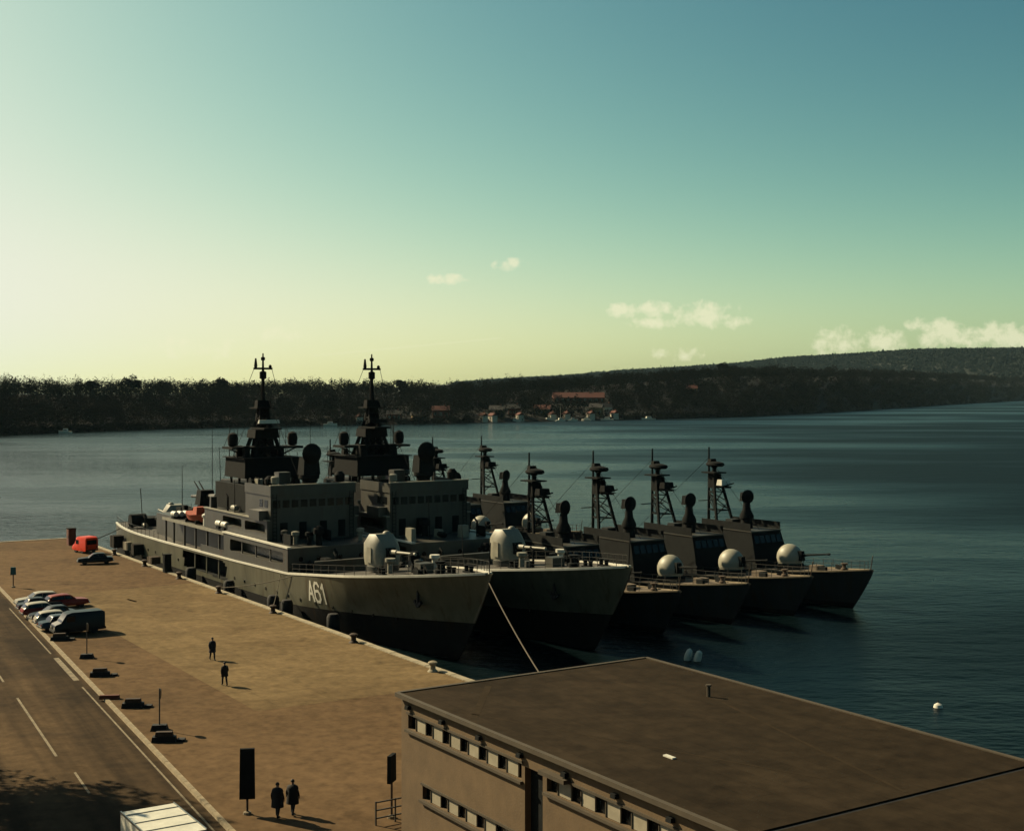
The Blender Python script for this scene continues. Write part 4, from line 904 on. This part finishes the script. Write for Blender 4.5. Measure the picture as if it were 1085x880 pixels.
# ------------------------------------------------------------------ terminal building on the quay
M['render'] = mat('brown_render', (.17, .112, .058), .9, .18, .8, .2, 10)
M['fascia'] = mat('fascia_board', (.085, .065, .04), .8, .2, 1.0)
M['panel'] = mat('pale_window_panel', (.42, .37, .27), .7, .15, 1.5)
M['felt_seam'] = mat('felt_seam', (.050, .036, .022), .95, .2, 1.5, spec=.03)
bu = empty('terminal_building', W(-58, 30.5, QZ), TH); tag(bu, 'long low brown terminal building with a flat felt roof on the quay', 'building')
EAVE = 7.0; LB = 52.0; WB = 15.7
def wall_long(y, z0, z1, holes):
    mb = MB(); xs = sorted({.15, LB} | {h[0] for h in holes} | {h[1] for h in holes}); zs = sorted({z0, z1} | {h[2] for h in holes} | {h[3] for h in holes})
    for i in range(len(xs) - 1):
        for j in range(len(zs) - 1):
            cx, cz = (xs[i] + xs[i + 1]) / 2, (zs[j] + zs[j + 1]) / 2
            if any(h[0] < cx < h[1] and h[2] < cz < h[3] for h in holes): continue
            mb.add([(xs[i], y, zs[j]), (xs[i + 1], y, zs[j]), (xs[i + 1], y, zs[j + 1]), (xs[i], y, zs[j + 1])], [(0, 1, 2, 3)])
    for (a, b_, c, d) in holes:
        vs = [(a, y, c), (b_, y, c), (b_, y, d), (a, y, d)]; vs += [(x, y + .35, z) for x, _, z in vs]
        mb.add(vs, [(0, 1, 5, 4), (1, 2, 6, 5), (2, 3, 7, 6), (3, 0, 4, 7), (4, 5, 6, 7)])
    return mb
YW = .2
bands = [(.85, 11.0, 5.42, 6.10), (12.9, 40.5, 5.42, 6.10), (2.3, 11.0, 2.35, 3.0), (12.9, 40.5, 2.35, 3.0)]
door = (11.25, 12.6, 0.05, 6.05)
wl = wall_long(YW, 0, EAVE - .13, bands + [door]).build('wall', 'render', bu)
mb = MB(); mb.add([(.15, YW, 0), (.15, WB - .2, 0), (.15, WB - .2, EAVE - .13), (.15, YW, EAVE - .13)], [(0, 1, 2, 3)])
mb.add([(.15, WB - .2, 0), (LB, WB - .2, 0), (LB, WB - .2, EAVE - .13), (.15, WB - .2, EAVE - .13)], [(0, 1, 2, 3)])
mb.add([(LB, YW, 0), (LB, WB - .2, 0), (LB, WB - .2, EAVE - .13), (LB, YW, EAVE - .13)], [(0, 1, 2, 3)]); mb.build('wall', 'render', bu)
for (a, b_, c, d) in bands:
    n = 0; x = a + .03; H_ = d - c
    while x < b_ - .8:
        gl = MB().box(x, x + .70, YW + .22, YW + .26, c + .01, d - .01).build('pane', 'glass', bu)
        MB().box(x + .72, x + 1.60, YW + .06, YW + .13, c + .02, d - .02).build('window_panel', 'panel', bu)
        MB().box(x + .69, x + .74, YW + .02, YW + .3, c + .01, d - .01).build('mullion', 'fascia', bu); x += 1.63
    MB().box(a - .12, b_ + .12, YW - .16, YW + .03, c - .16, c - .04).build('sill', 'fascia', bu)
    MB().box(a - .12, b_ + .12, YW - .06, YW + .03, d + .02, d + .12).build('lintel', 'fascia', bu)
dr = MB().box(door[0] + .02, door[1] - .02, YW + .3, YW + .33, .06, 6.0).build('door', 'dark', bu)
MB().box(door[0] + .2, door[0] + .28, YW + .24, YW + .3, 1.0, 1.35).build('handle', 'steel', dr)
MB().box(12.75, 14.6, YW - .35, YW + .02, 6.15, 6.32).build('canopy', 'fascia', bu)
x = 1.0
while x < 40:
    MB().box(x - .16, x + .16, YW - .22, YW + .01, 6.38, 6.56, .02, .02).build('flood_lamp', 'dark', bu); x += 3.33
# roof in two fields with an open joint between them
for (a, b_, dz) in ((0, 24.85, 0), (25.1, LB + .5, -.02)):
    rf = MB().box(a, b_, 0, WB, EAVE - .11, EAVE + dz).build('roof', 'roof', bu)
    for (y0, y1) in ((-.1, .12), (WB - .12, WB + .1)): MB().box(a, b_, y0, y1, EAVE - .15, EAVE + .05 + dz).build('roof_edge', 'fascia', rf)
    if a == 0: MB().box(-.1, .12, .122, WB - .122, EAVE - .15, EAVE + .05).build('roof_edge', 'fascia', rf)
MB().box(24.86, 25.09, .25, WB - .25, EAVE - .11, EAVE - .06).build('roof_joint', 'black', bu)
for (x0, y0, x1, y1, w) in ((3.9, .3, 22, 7.2, .10), (10.2, 12.2, 24.6, 8.4, .16), (1.2, 4.6, 6.4, .6, .35)):
    d_ = Vector((x1 - x0, y1 - y0)).normalized(); n_ = Vector((-d_.y, d_.x)) * w / 2
    MB().add([(x0 - n_.x, y0 - n_.y, EAVE + .006), (x1 - n_.x, y1 - n_.y, EAVE + .006), (x1 + n_.x, y1 + n_.y, EAVE + .006), (x0 + n_.x, y0 + n_.y, EAVE + .006)], [(0, 1, 2, 3)]).build('felt_seam', 'felt_seam', bu)
MB().box(15.9, 16.5, 3.9, 4.1, EAVE + .003, EAVE + .06).build('roof_scrap', 'white', bu)
MB().lathe([(.09, 0), (.09, .5), (.14, .52), (.14, .6)], (9.0, 12.4, EAVE), 8).build('vent_pipe', 'fascia', bu)

# ------------------------------------------------------------------ quay things
def at(x, y, z=QZ):
    """place on the quay that shows at this spot of the photograph"""
    Yd = (24 - z) * 1400 / (y - 412); return Vector(((x - 549) / 1400 * Yd, Yd, z))
def bollard(label, u, v=50.6, m='rust'):
    o = MB().lathe([(.42, 0), (.36, .1), (.24, .2), (.22, .5), (.36, .62), (.36, .74), (.2, .82), (.02, .84)], (0, 0, 0), 14).build('bollard', m, None, True); o.location = W(u, v, QZ)
    tag(o, label, 'bollard', 'mooring bollards along the quay edge'); return o
for u_, l_, m in ((-90.0, 'pale bollard at the quay edge by the corner of the terminal roof', 'coping'), (-104, 'rusty bollard at the quay edge below the A61 bow', 'rust'), (-122, 'rusty bollard at the quay edge beside the painted A61', 'rust'), (-137, 'rusty bollard at the quay edge holding the A61 mooring rope', 'rust'),
                  (-150, 'rusty bollard at the quay edge by the open side bay of the A61', 'rust'), (-163, 'dark bollard at the quay edge beside the after deck of the A61', 'rust'), (-176, 'dark bollard at the quay edge by the A61 stern gun', 'rust'), (-189, 'dark bollard at the quay edge near its far corner', 'rust'), (-72, 'bollard hidden from view beyond the terminal roof', 'rust')):
    if u_ == -72: l_ = 'rusty bollard behind the terminal building taking the long bow rope'
    bollard(l_, u_, 50.5, m)
def rope(label, p, q, sag, r=.05):
    p, q = Vector(p), Vector(q); pts = [p.lerp(q, i / 14) - Vector((0, 0, sag * 4 * (i / 14) * (1 - i / 14))) for i in range(15)]
    o = MB().tube(pts, r, 6).build('mooring_rope', 'rope', None, True); tag(o, label, 'rope', 'mooring ropes'); return o
rope('long bow rope slanting down to the quay behind the terminal roof', W(-96.2, 59.4, 7.6), W(-72, 50.5, QZ + .6), .5, .055)
rope('rope from the A61 forward deck back down to a quay bollard', W(-124, 53.6, 5.2), W(-137, 50.5, QZ + .6), .25, .05)
rope('short breast rope of the A61 beside its painted number', W(-127.5, 53.6, 5.0), W(-122, 50.5, QZ + .6), .3, .04)
rope('stern rope of the A61 at the far end of the quay', W(-187, 55.0, 4.6), W(-189, 50.5, QZ + .6), .2, .06)

def post_sign(name, label, loc, h, bw, bh, rz, m='dark', r=.06):
    o = empty(name, loc, rz); MB().tube([(0, 0, 0), (0, 0, h)], r, 8).build('post', 'rust', o)
    MB().box(-bw / 2, bw / 2, -.10, .10, h - bh, h + .05, .03, .0).build('board', m, o)
    MB().lathe([(.22, 0), (.2, .12), (.08, .16)], (0, 0, 0), 10).build('foot', 'concrete', o); return tag(o, label, 'sign')
post_sign('banner_sign', 'tall dark upright sign board on a post, left of two walking people', at(262, 862), 3.35, .80, 2.55, R(8), 'dark')
o = post_sign('banner_sign', 'narrow dark sign seen edge-on beside the terminal building corner', at(415, 866), 3.2, .80, 1.35, R(74), 'dark')
def base_sign(label, loc, rz, h=2.6, withsign=True):
    o = empty('traffic_sign' if withsign else 'barrier_block', loc, rz)
    if withsign:
        MB().tube([(0, 0, .3), (0, 0, h)], .045, 8).build('post', 'steel', o)
        MB().lathe([(.02, -.02), (.33, -.02), (.33, .02), (.02, .02)], (.06, 0, h - .35), 18, 'x').build('disc', 'steel', o)
        MB().box(-.55, .55, -.32, .32, 0, .36, .1, .08).build('base', 'black', o)
    else:
        MB().box(-.75, .75, -.34, .34, 0, .34, .05, .05).build('base', 'black', o)
        MB().box(-.55, .55, -.22, .22, .34, .62, .05, .05).build('upper_block', 'rust', o)
        MB().box(.78, 1.3, -.28, .28, 0, .16, .03, .03).build('kerb_foot', 'black', o)
    return tag(o, label, 'sign' if withsign else 'barrier', 'signs and blocks along the kerb')
base_sign('post with a heavy dark foot beside the kerb, nearest to the parked cars', at(92, 697), .12, 2.9)
base_sign('low dark barrier block by the kerb beside the farther sign post', at(106, 716), .2, withsign=False)
base_sign('low dark barrier block by the kerb between the two sign posts', at(141, 749), .1, withsign=False)
base_sign('thin post with a dark foot by the kerb, nearest of the sign posts', at(169, 773), .12, 2.7)
base_sign('wide dark barrier block at the near end of the kerb', at(174, 785), .1, withsign=False)
base_sign('dark barrier block by the kerb just in front of the parked cars', at(63, 678), .2, withsign=False)
o = MB().box(-.7, .7, -.18, .18, 0, .28, .03, .03).build('kerb_block', 'redwall'); o.location = at(116, 740); o.rotation_euler = (0, 0, .1); tag(o, 'small reddish block lying on the kerb line', 'block')
# barrier by the terminal
o = empty('steel_fence', at(428, 868), TH + R(90))
for z in (.35, .75, 1.15): MB().bar((-1.6, 0, z), (1.6, 0, z), .06).build('rail', 'steel', o)
for x in (-1.6, -.5, .5, 1.6): MB().bar((x, 0, 0), (x, 0, 1.2), .07).build('post', 'steel', o)
tag(o, 'low steel rail fence at the near corner of the terminal building', 'fence')
# cabinets and gear at the far end of the quay
def cabinet(name, label, loc, w, d, h, m, rz=TH):
    o = empty(name, loc, rz); b_ = MB().box(-w / 2, w / 2, -d / 2, d / 2, 0, h, .02, .02).build('body', m, o)
    MB().box(-w / 2 - .06, w / 2 + .06, -d / 2 - .06, d / 2 + .06, h, h + .1).build('lid', 'dark', o)
    dd = MB().box(-w * .38, w * .38, -d / 2 - .03, -d / 2 + .01, .15, h - .15).build('door', m, o); MB().box(w * .25, w * .32, -d / 2 - .07, -d / 2 - .02, h * .45, h * .6).build('handle', 'steel', dd)
    return tag(o, label, 'cabinet')
cabinet('power_cabinet', 'dark red upright cabinet behind the red van at the far quay corner', at(75.5, 577), 1.3, 1.0, 2.3, 'redwall')
cabinet('power_cabinet', 'dark upright shore power cabinet at the quay edge by the A61 stern', at(177, 606), .9, .8, 2.1, 'dark')
def crate(label, loc, s, m, rz):
    o = empty('crate', loc, rz); w, d, h = s; MB().box(-w / 2, w / 2, -d / 2, d / 2, .12, h).build('box', m, o)
    for y in (-d * .35, 0, d * .35): MB().box(-w / 2, w / 2, y - .08, y + .08, 0, .118).build('skid', 'wood', o)
    for x in (-w * .3, w * .3): MB().box(x - .07, x + .07, -d / 2 - .03, d / 2 + .03, .125, h + .03).build('batten', 'wood', o)
    tag(o, label, 'crate', 'crates on the quay by the stern'); return o
crate('dark crate farthest along the quay edge toward its far corner', at(124, 580), (1.9, 1.4, 1.7), 'dark', TH)
crate('pale crate on the quay edge between two dark crates', at(137, 583), (1.4, 1.2, 1.2), 'panel', TH + .1)
crate('dark crate on the quay edge near the stern staff of the A61', at(146, 588), (1.8, 1.4, 1.5), 'dark', TH - .1)
crate('low brown crate on the quay edge, nearest of the crates', at(163, 597), (1.5, 1.2, .9), 'wood', TH + .05)
post_sign('notice_board', 'small teal notice board at the left edge of the quay', at(14, 622), 2.2, .6, .8, R(20), mat('teal_paint', (.03, .14, .15), .6, .2, 2))

# ------------------------------------------------------------------ vehicles
M['tyre'] = M['black']; M['chrome'] = mat('dull_chrome', (.4, .4, .38), .35, .1, 3, metal=.8)
M['lamp'] = mat('lamp_glass', (.6, .58, .5), .2, .1, 3)
M['tail'] = mat('tail_lamp', (.25, .015, .012), .3, .1, 3)
def car_paint(name, c): return mat(name, c, .35, .06, 1.0, spec=.16)
def wheels(o, xs, y, r, wd=.2):
    me_t = MB().lathe([(r * .6, -wd / 2), (r * .95, -wd / 2), (r, -wd / 4), (r, wd / 4), (r * .95, wd / 2), (r * .6, wd / 2)], (0, 0, 0), 16, 'y').mesh('tyre', 'tyre', True)
    me_r = MB().lathe([(r * .58, -wd * .4), (r * .6, wd * .4), (r * .25, wd * .46), (.02, wd * .46)], (0, 0, 0), 12, 'y').mesh('rim', 'chrome', True)
    for x in xs:
        for sd in (-1, 1):
            w = empty('wheel', (x, sd * y, r)); w.parent = o; inst('tyre', me_t, w); q = inst('rim', me_r, w); q.rotation_euler = (0, 0, 0 if sd > 0 else math.pi)
def loft(secs, m, name, parent, smooth=True):
    vs = []; n = len(secs[0])
    for s_ in secs: vs += s_
    fs = [(i * n + k, i * n + (k + 1) % n, (i + 1) * n + (k + 1) % n, (i + 1) * n + k) for i in range(len(secs) - 1) for k in range(n)]
    fs += [tuple(range(n)), tuple(range((len(secs) - 1) * n, len(secs) * n))]
    return MB().add(vs, fs).build(name, m, parent, smooth)
def car(label, loc, rz, m, wagon=False, group='cars parked in a row beside the kerb', roofm=None):
    o = empty('parked_car', loc, rz); H = .82
    # lower body: sections along x (front = +x)
    st = [(2.12, .42, .62, .62), (2.05, .34, .70, .74), (1.7, .28, .78, .80), (.75, .25, .84, .88), (-.9, .25, .84, .90), (-1.7, .28, .80, .88), (-2.05, .36, .74, .82), (-2.12, .45, .66, .7)]
    secs = [[(x, -hw, zb), (x, -hw - .02, zb + .2), (x, -hw + .02, zt - .12), (x, -hw + .12, zt), (x, hw - .12, zt), (x, hw - .02, zt - .12), (x, hw + .02, zb + .2), (x, hw, zb)] for x, zb, hw, zt in st]
    bd = loft(secs, m, 'body', o)
    rear = -1.95 if wagon else -1.35
    cab = [(.85, .78, .88), (.25, .62, 1.32), (-.2, .60, 1.38), (-.95, .60, 1.36), (rear + (.35 if wagon else .25), .60, 1.30), (rear - .05, .74, .90)]
    secs = [[(x, -hw - .1 * (1.38 - zt), .86), (x, -hw, zt - .04), (x, -hw + .1, zt), (x, hw - .1, zt), (x, hw, zt - .04), (x, hw + .1 * (1.38 - zt), .86)] for x, hw, zt in cab]
    cb = loft(secs, roofm or m, 'cabin', o)
    for sd in (-1, 1):
        MB().add([(.55, sd * .735, .93), (-.3, sd * .735, .93), (-.3, sd * .64, 1.26), (.15, sd * .65, 1.24)], [(0, 1, 2, 3)]).build('side_window', 'glass', cb)
        MB().add([(-.38, sd * .735, .93), (rear + .3, sd * .735, .93), (rear + .45, sd * .65, 1.22), (-.38, sd * .64, 1.26)], [(0, 1, 2, 3)]).build('side_window', 'glass', cb)
        MB().box(2.06, 2.14, sd * .36, sd * .60, .5, .64).build('headlight', 'lamp', bd); MB().box(-2.14, -2.06, sd * .42, sd * .62, .55, .7).build('tail_light', 'tail', bd)
    MB().add([(.82, -.64, .93), (.82, .64, .93), (.32, .54, 1.29), (.32, -.54, 1.29)], [(0, 1, 2, 3)]).build('windscreen', 'glass', cb)
    MB().add([(rear - .03, -.6, .95), (rear - .03, .6, .95), (rear + .2, .54, 1.26), (rear + .2, -.54, 1.26)], [(0, 1, 2, 3)]).build('rear_window', 'glass', cb)
    MB().box(2.1, 2.2, -.74, .74, .36, .48, 0, .03).build('bumper', 'chrome', o); MB().box(-2.2, -2.1, -.74, .74, .38, .5, 0, .03).build('bumper', 'chrome', o)
    wheels(o, (1.3, -1.3), .70, .30); return tag(o, label, 'car', group)
P_red = car_paint('red_car_paint', (.30, .035, .02)); P_white = car_paint('white_car_paint', (.5, .46, .37)); P_dark = car_paint('black_car_paint', (.012, .013, .016)); P_blue = car_paint('blue_car_paint', (.05, .075, .10)); P_brown = car_paint('brown_car_paint', (.10, .05, .03))
row = TH + R(90)
def van(name, label, loc, rz, m, L=4.6, w=1.8, h=2.1, box=None, group=None):
    o = empty(name, loc, rz); hw = w / 2
    xf = L / 2; st = [(xf, .5, .85), (xf - .1, .38, 1.0), (xf - .55, .34, 1.15), (xf - 1.05, .32, h - .12), (xf - 1.5, .32, h), (-xf + .25, .32, h), (-xf, .36, h - .12)]
    if box: st = st[:4] + [(xf - 1.2, .32, h * .82), (xf - 2.0, .32, h * .82)]
    secs = [[(x, -hw, zb), (x, -hw, zt - .25), (x, -hw + .12, zt), (x, hw - .12, zt), (x, hw, zt - .25), (x, hw, zb)] for x, zb, zt in st]
    b_ = loft(secs, m, 'cab' if box else 'body', o)
    zt = (h * .82 if box else h)
    MB().add([(xf - .56, -hw + .2, 1.2), (xf - .56, hw - .2, 1.2), (xf - .98, hw - .24, zt - .3), (xf - .98, -hw + .24, zt - .3)], [(0, 1, 2, 3)]).build('windscreen', 'glass', b_)
    for sd in (-1, 1):
        MB().box(xf - 1.75, xf - 1.0, sd * (hw + .012), sd * (hw - .01), 1.2, min(1.75, zt - .3)).build('side_window', 'glass', b_)
        MB().box(xf - .12, xf + .02, sd * (hw - .45), sd * (hw - .15), .62, .8).build('headlight', 'lamp', b_)
        MB().box(-xf - .03, -xf + .03, sd * (hw - .3), sd * (hw - .12), .7, 1.0).build('tail_light', 'tail', b_)
    if box:
        bx = MB().box(-xf, xf - 2.05, -hw - .12, hw + .12, .75, h + .75).build('cargo_box', box, o)
        for sd in (-1, 1): MB().box(-xf - .02, xf - 2.05, sd * (hw + .14), sd * (hw + .08), h + .70, h + .80).build('roof_rail', 'chrome', bx)
        for k in range(4):
            x = -xf + .6 + k * (L - 2.6) / 3; MB().box(x - .04, x + .04, -hw - .08, hw + .08, h + .752, h + .79).build('roof_rib', box, bx)
        MB().box(-xf + .1, xf - .6, -.5, .5, .4, .74).build('chassis', 'black', o)
    else:
        MB().box(-xf - .02, -xf + .02, -hw + .2, hw - .2, 1.2, h - .4).build('rear_window', 'glass', b_)
    MB().box(xf - .02, xf + .1, -hw + .04, hw - .04, .36, .54).build('bumper', 'black', o); MB().box(-xf - .1, -xf + .02, -hw + .04, hw - .04, .36, .54).build('bumper', 'black', o)
    wheels(o, (xf - .9, -xf + .95), hw - .12, .36, .24)
    return tag(o, label, 'van' if not box else 'truck', group)
cars = [(-121.6, 31.6, 'van', None), (-124.4, 31.0, P_blue, 'blue-grey car parked between the dark van and a white car'), (-127.0, 31.2, P_white, 'white car with a dark window band in the middle of the parked row'), (-129.8, 31.4, P_dark, 'dark car parked behind the white one, in front of the red and white car'),
        (-132.8, 31.3, P_red, 'red car with a white roof in the parked row'), (-135.9, 31.6, P_dark, 'black car second from the far end of the parked row'), (-139.4, 32.2, P_white, 'pale car at the far end of the parked row')]
for i, (u_, v_, m, l_) in enumerate(cars):
    if m == 'van': van('dark_van', 'dark van at the near end of the row of parked cars', W(u_, v_, QZ), row + R(180), P_dark, 4.4, 1.75, 2.0)
    else: car(l_, W(u_, v_, QZ), row + R(rnd.uniform(-4, 4)) + (R(180) if i % 3 == 0 else 0), m, i % 2 == 0, roofm=(P_white if m is P_red else None))
car('red car parked on the quay behind the main row, half hidden', at(70, 643), row + R(3), P_red, True, 'cars parked in a row beside the kerb')
van('red_van', 'bright red van at the far corner of the quay', at(90, 585), R(138), car_paint('red_van_paint', (.95, .075, .02)), 3.5, 1.85, 2.2)
car('lone dark car on the far quay near the red van', at(101, 597), R(200), P_dark, False, None)
van('box_truck', 'white box truck on the road at the bottom edge of the picture', W(-56.4, 18.6, QZ - .126), 0 + TH, P_white, 6.4, 2.2, 2.35, 'white')

# ------------------------------------------------------------------ people
M['skin'] = mat('skin', (.36, .21, .14), .6, .1, 6); M['hair'] = mat('dark_hair', (.015, .012, .01), .7, .3, 10)
def person(label, loc, heading, coat, trousers, step=.25, h=1.76, coat_len=.78, arm=.2, lean=0.0, bulk=1.12):
    o = empty('person', loc, heading); k = h / 1.76
    J = {}; E = []; Rr = {}
    def j(n, p, r, par=None, ry=None):
        J[n] = (len(J), Vector(p) * k); Rr[n] = (r * k, (ry or r) * k)
        if par: E.append((J[par][0], J[n][0]))
    j('pel', (0, 0, .95), .13, None, .16); j('wst', (lean * .3, 0, 1.12), .12, 'pel', .15); j('chs', (lean * .7, 0, 1.34), .13, 'wst', .19); j('nck', (lean, 0, 1.50), .055, 'chs'); j('hd0', (lean + .02, 0, 1.58), .085, 'nck'); j('hd1', (lean + .02, 0, 1.70), .088, 'hd0')
    j('nos', (lean + .125, 0, 1.625), .018, 'hd0')
    for s_, n in ((-1, 'r'), (1, 'l')):
        f = s_ * step
        j('hip' + n, (0, s_ * .10, .90), .105, 'pel'); j('kne' + n, (f * .55 + .04, s_ * .10, .50), .08, 'hip' + n); j('ank' + n, (f - .04, s_ * .10, .09), .06, 'kne' + n); j('toe' + n, (f + .16, s_ * .12, .04), .035, 'ank' + n)
        j('sho' + n, (lean * .8, s_ * .20, 1.43), .06, 'chs'); j('elb' + n, (lean - f * arm * 1.5 - .03, s_ * .28, 1.15), .06, 'sho' + n); j('wri' + n, (lean - f * arm * 3 + .06, s_ * .27, .91), .042, 'elb' + n)
        wx, wy, wz = lean - f * arm * 3 + .06, s_ * .27, .91
        j('plm' + n, (wx + .01, wy, wz - .08), .03, 'wri' + n)
        for q in range(4):
            j('fa%d%s' % (q, n), (wx - .025 + q * .022, wy, wz - .125 - .005 * (q % 3)), .009, 'plm' + n); j('fb%d%s' % (q, n), (wx - .02 + q * .022, wy - s_ * .015, wz - .165 - .008 * (1 - abs(q - 1.5))), .008, 'fa%d%s' % (q, n))
        j('th0' + n, (wx + .05, wy - s_ * .01, wz - .07), .01, 'plm' + n); j('th1' + n, (wx + .065, wy - s_ * .02, wz - .11), .009, 'th0' + n)
    me = bpy.data.meshes.new('body'); me.from_pydata([tuple(p) for _, p in J.values()], E, []); b_ = bpy.data.objects.new('body', me); col.objects.link(b_)
    md = b_.modifiers.new('skin', 'SKIN'); md.use_smooth_shade = True
    for n, (i, p) in J.items(): me.skin_vertices[0].data[i].radius = Rr[n]
    for i in range(len(J)): me.skin_vertices[0].data[i].use_root = (i == 0)
    b_.modifiers.new('sub', 'SUBSURF').levels = 1; b_.modifiers['sub'].render_levels = 1
    bpy.context.view_layer.update(); dg = bpy.context.evaluated_depsgraph_get()
    nm = bpy.data.meshes.new_from_object(b_.evaluated_get(dg)); bpy.data.objects.remove(b_); nm.name = 'body'
    nm.materials.clear(); nm.materials.append(trousers); nm.materials.append(M['skin']); nm.materials.append(coat); nm.materials.append(M['black'])
    for p in nm.polygons:
        c = p.center / k; hand = abs(c.y) > .19 and c.z < .92
        p.material_index = 1 if (c.z > 1.50 or hand) else 2 if c.z > .9 else 3 if c.z < .08 else 0
    b_ = bpy.data.objects.new('body', nm); col.objects.link(b_); b_.parent = o
    prof = []
    zb = coat_len
    secs = [(zb, .20, .25), (.95, .175, .225), (1.12, .16, .205), (1.34, .17, .235), (1.45, .13, .20), (1.51, .075, .085)]
    mb = MB(); n = 16; vs = []
    for z, rx, ry in secs:
        lx = lean * max(0, (z - .95) / .55)
        for q in range(n): a = 2 * math.pi * q / n; vs.append(((lx + rx * bulk * math.cos(a)) * k, ry * bulk * math.sin(a) * k, z * k))
    mb.add(vs, [(i * n + q, i * n + (q + 1) % n, (i + 1) * n + (q + 1) % n, (i + 1) * n + q) for i in range(len(secs) - 1) for q in range(n)])
    mb.build('coat', coat, o, True)
    MB().ball(((lean + .0) * k, 0, 1.665 * k), .105 * k, .098 * k, .115 * k, 14, 7, -.15).build('hair', 'hair', o, True)
    return tag(o, label, 'person')
cl = lambda n, c: mat(n, c, .85, .15, 6)
dk1, dk2, dk3 = cl('dark_coat', (.012, .012, .014)), cl('navy_cloth', (.014, .017, .026)), cl('brown_cloth', (.03, .022, .016))
person('person in dark clothes walking on the open quay, farther of the lone walkers', at(225, 699), R(-60), dk2, dk1, .28, 1.84, .62)
person('person in dark clothes with a long shadow, nearer of the lone walkers', at(238, 726), R(120), dk3, dk1, .25, 1.76, .70)
person('person in a dark coat at the bottom of the quay, left of the pair', at(294, 866), R(75), dk1, dk1, .18, 1.82, .55, bulk=1.3)
person('person in a dark coat at the bottom of the quay, right of the pair', at(310, 863), R(75), dk1, dk2, .2, 1.85, .58, bulk=1.3)

# ------------------------------------------------------------------ buoys
def buoy(label, x, y, tall, r):
    p = at(x, y, 0); o = empty('buoy', p)
    if tall: o.rotation_euler = (R(8), R(14), 0)
    MB().lathe([(.02, -.4), (r * .6, -.3), (r, .1), (r, tall * .5), (r * .75, tall * .85), (.05, tall)] if tall else [(.02, -r * .6), (r * .8, -r * .4), (r, 0), (r * .8, r * .6), (.05, r)], (0, 0, 0), 14).build('float', 'white', o, True)
    MB().tube([(0, 0, tall or r), (0, 0, (tall or r) + .18)], .035, 6).build('eye', 'rust', o)
    return tag(o, label, 'buoy', 'white mooring buoys')
buoy('upright white buoy beyond the terminal roof, left of the pair', 728, 699, 1.1, .33)
buoy('upright white buoy beyond the terminal roof, right of the pair', 738.5, 700, 1.0, .33)
buoy('round white buoy alone on the dark water at the right', 994, 749, 0, .36)

# ------------------------------------------------------------------ trees left of the road (their shade falls on the road)
for i, (x, y, h, rx, lab) in enumerate([(-38.5, 75.5, 20, 4.7, 'tall leafy roadside tree nearest the bottom left corner'), (-43.5, 80.5, 25, 5.0, 'tallest leafy tree left of the road'), (-35.5, 68.0, 15.5, 4.4, 'leafy tree on the slope below the road'), (-52, 103, 11, 3.0, 'leafy roadside tree beside the parked cars'), (-34, 66, 17, 4.5, 'broad leafy tree at the foot of the slope')]):
    tree('roadside_tree', lab, (x, y, QZ - .16), h, rx, 6500, .17, 70 + i, 'trees along the road', .26)

# ------------------------------------------------------------------ the fortress hill the picture is taken from
M['rock'] = mat('fortress_rock', (.06, .055, .042), .95, .4, .15, .3, 2, coord='World'); M['rampart'] = mat('rampart_stone', (.12, .105, .08), .9, .3, .5, .3, 4, coord='World')
mb = MB(); nx, ny = 40, 12; vs = []
for i in range(nx + 1):
    for j in range(ny + 1):
        x = -170 + 420 * i / nx; y = -6 - 190 * j / ny; ed = min(1, j / 2.0) * min(1, i / 3, (nx - i) / 4)
        z = QZ - 1 + ed * (18 + 14 * min(1, j / 5)) + ed * 3.0 * math.sin(i * 1.3 + j) * math.cos(j * .9 + i * .4); vs.append((x, y, z))
mb.add(vs, [(i * (ny + 1) + j, (i + 1) * (ny + 1) + j, (i + 1) * (ny + 1) + j + 1, i * (ny + 1) + j + 1) for i in range(nx) for j in range(ny)])
tag(mb.build('fortress_hill', 'rock', None, True), kind='structure')  # out of view behind the camera; added to block low sky glow

# ------------------------------------------------------------------ the air over the fjord
hz = bpy.data.materials.new('sea_haze'); hz.use_nodes = True; t = hz.node_tree
for n_ in list(t.nodes):
    if n_.type != 'OUTPUT_MATERIAL': t.nodes.remove(n_)
pv = t.nodes.new('ShaderNodeVolumePrincipled'); pv.inputs['Color'].default_value = (.55, .86, 1.0, 1); pv.inputs['Density'].default_value = 0.0000115; pv.inputs['Anisotropy'].default_value = 0.1
t.links.new(pv.outputs[0], t.nodes['Material Output'].inputs['Volume'])
tag(MB().box(-6800, 6800, -700, 7800, -6, 260).build('haze', hz), 'thin bluish haze hanging over the whole fjord', 'haze', kind='stuff')
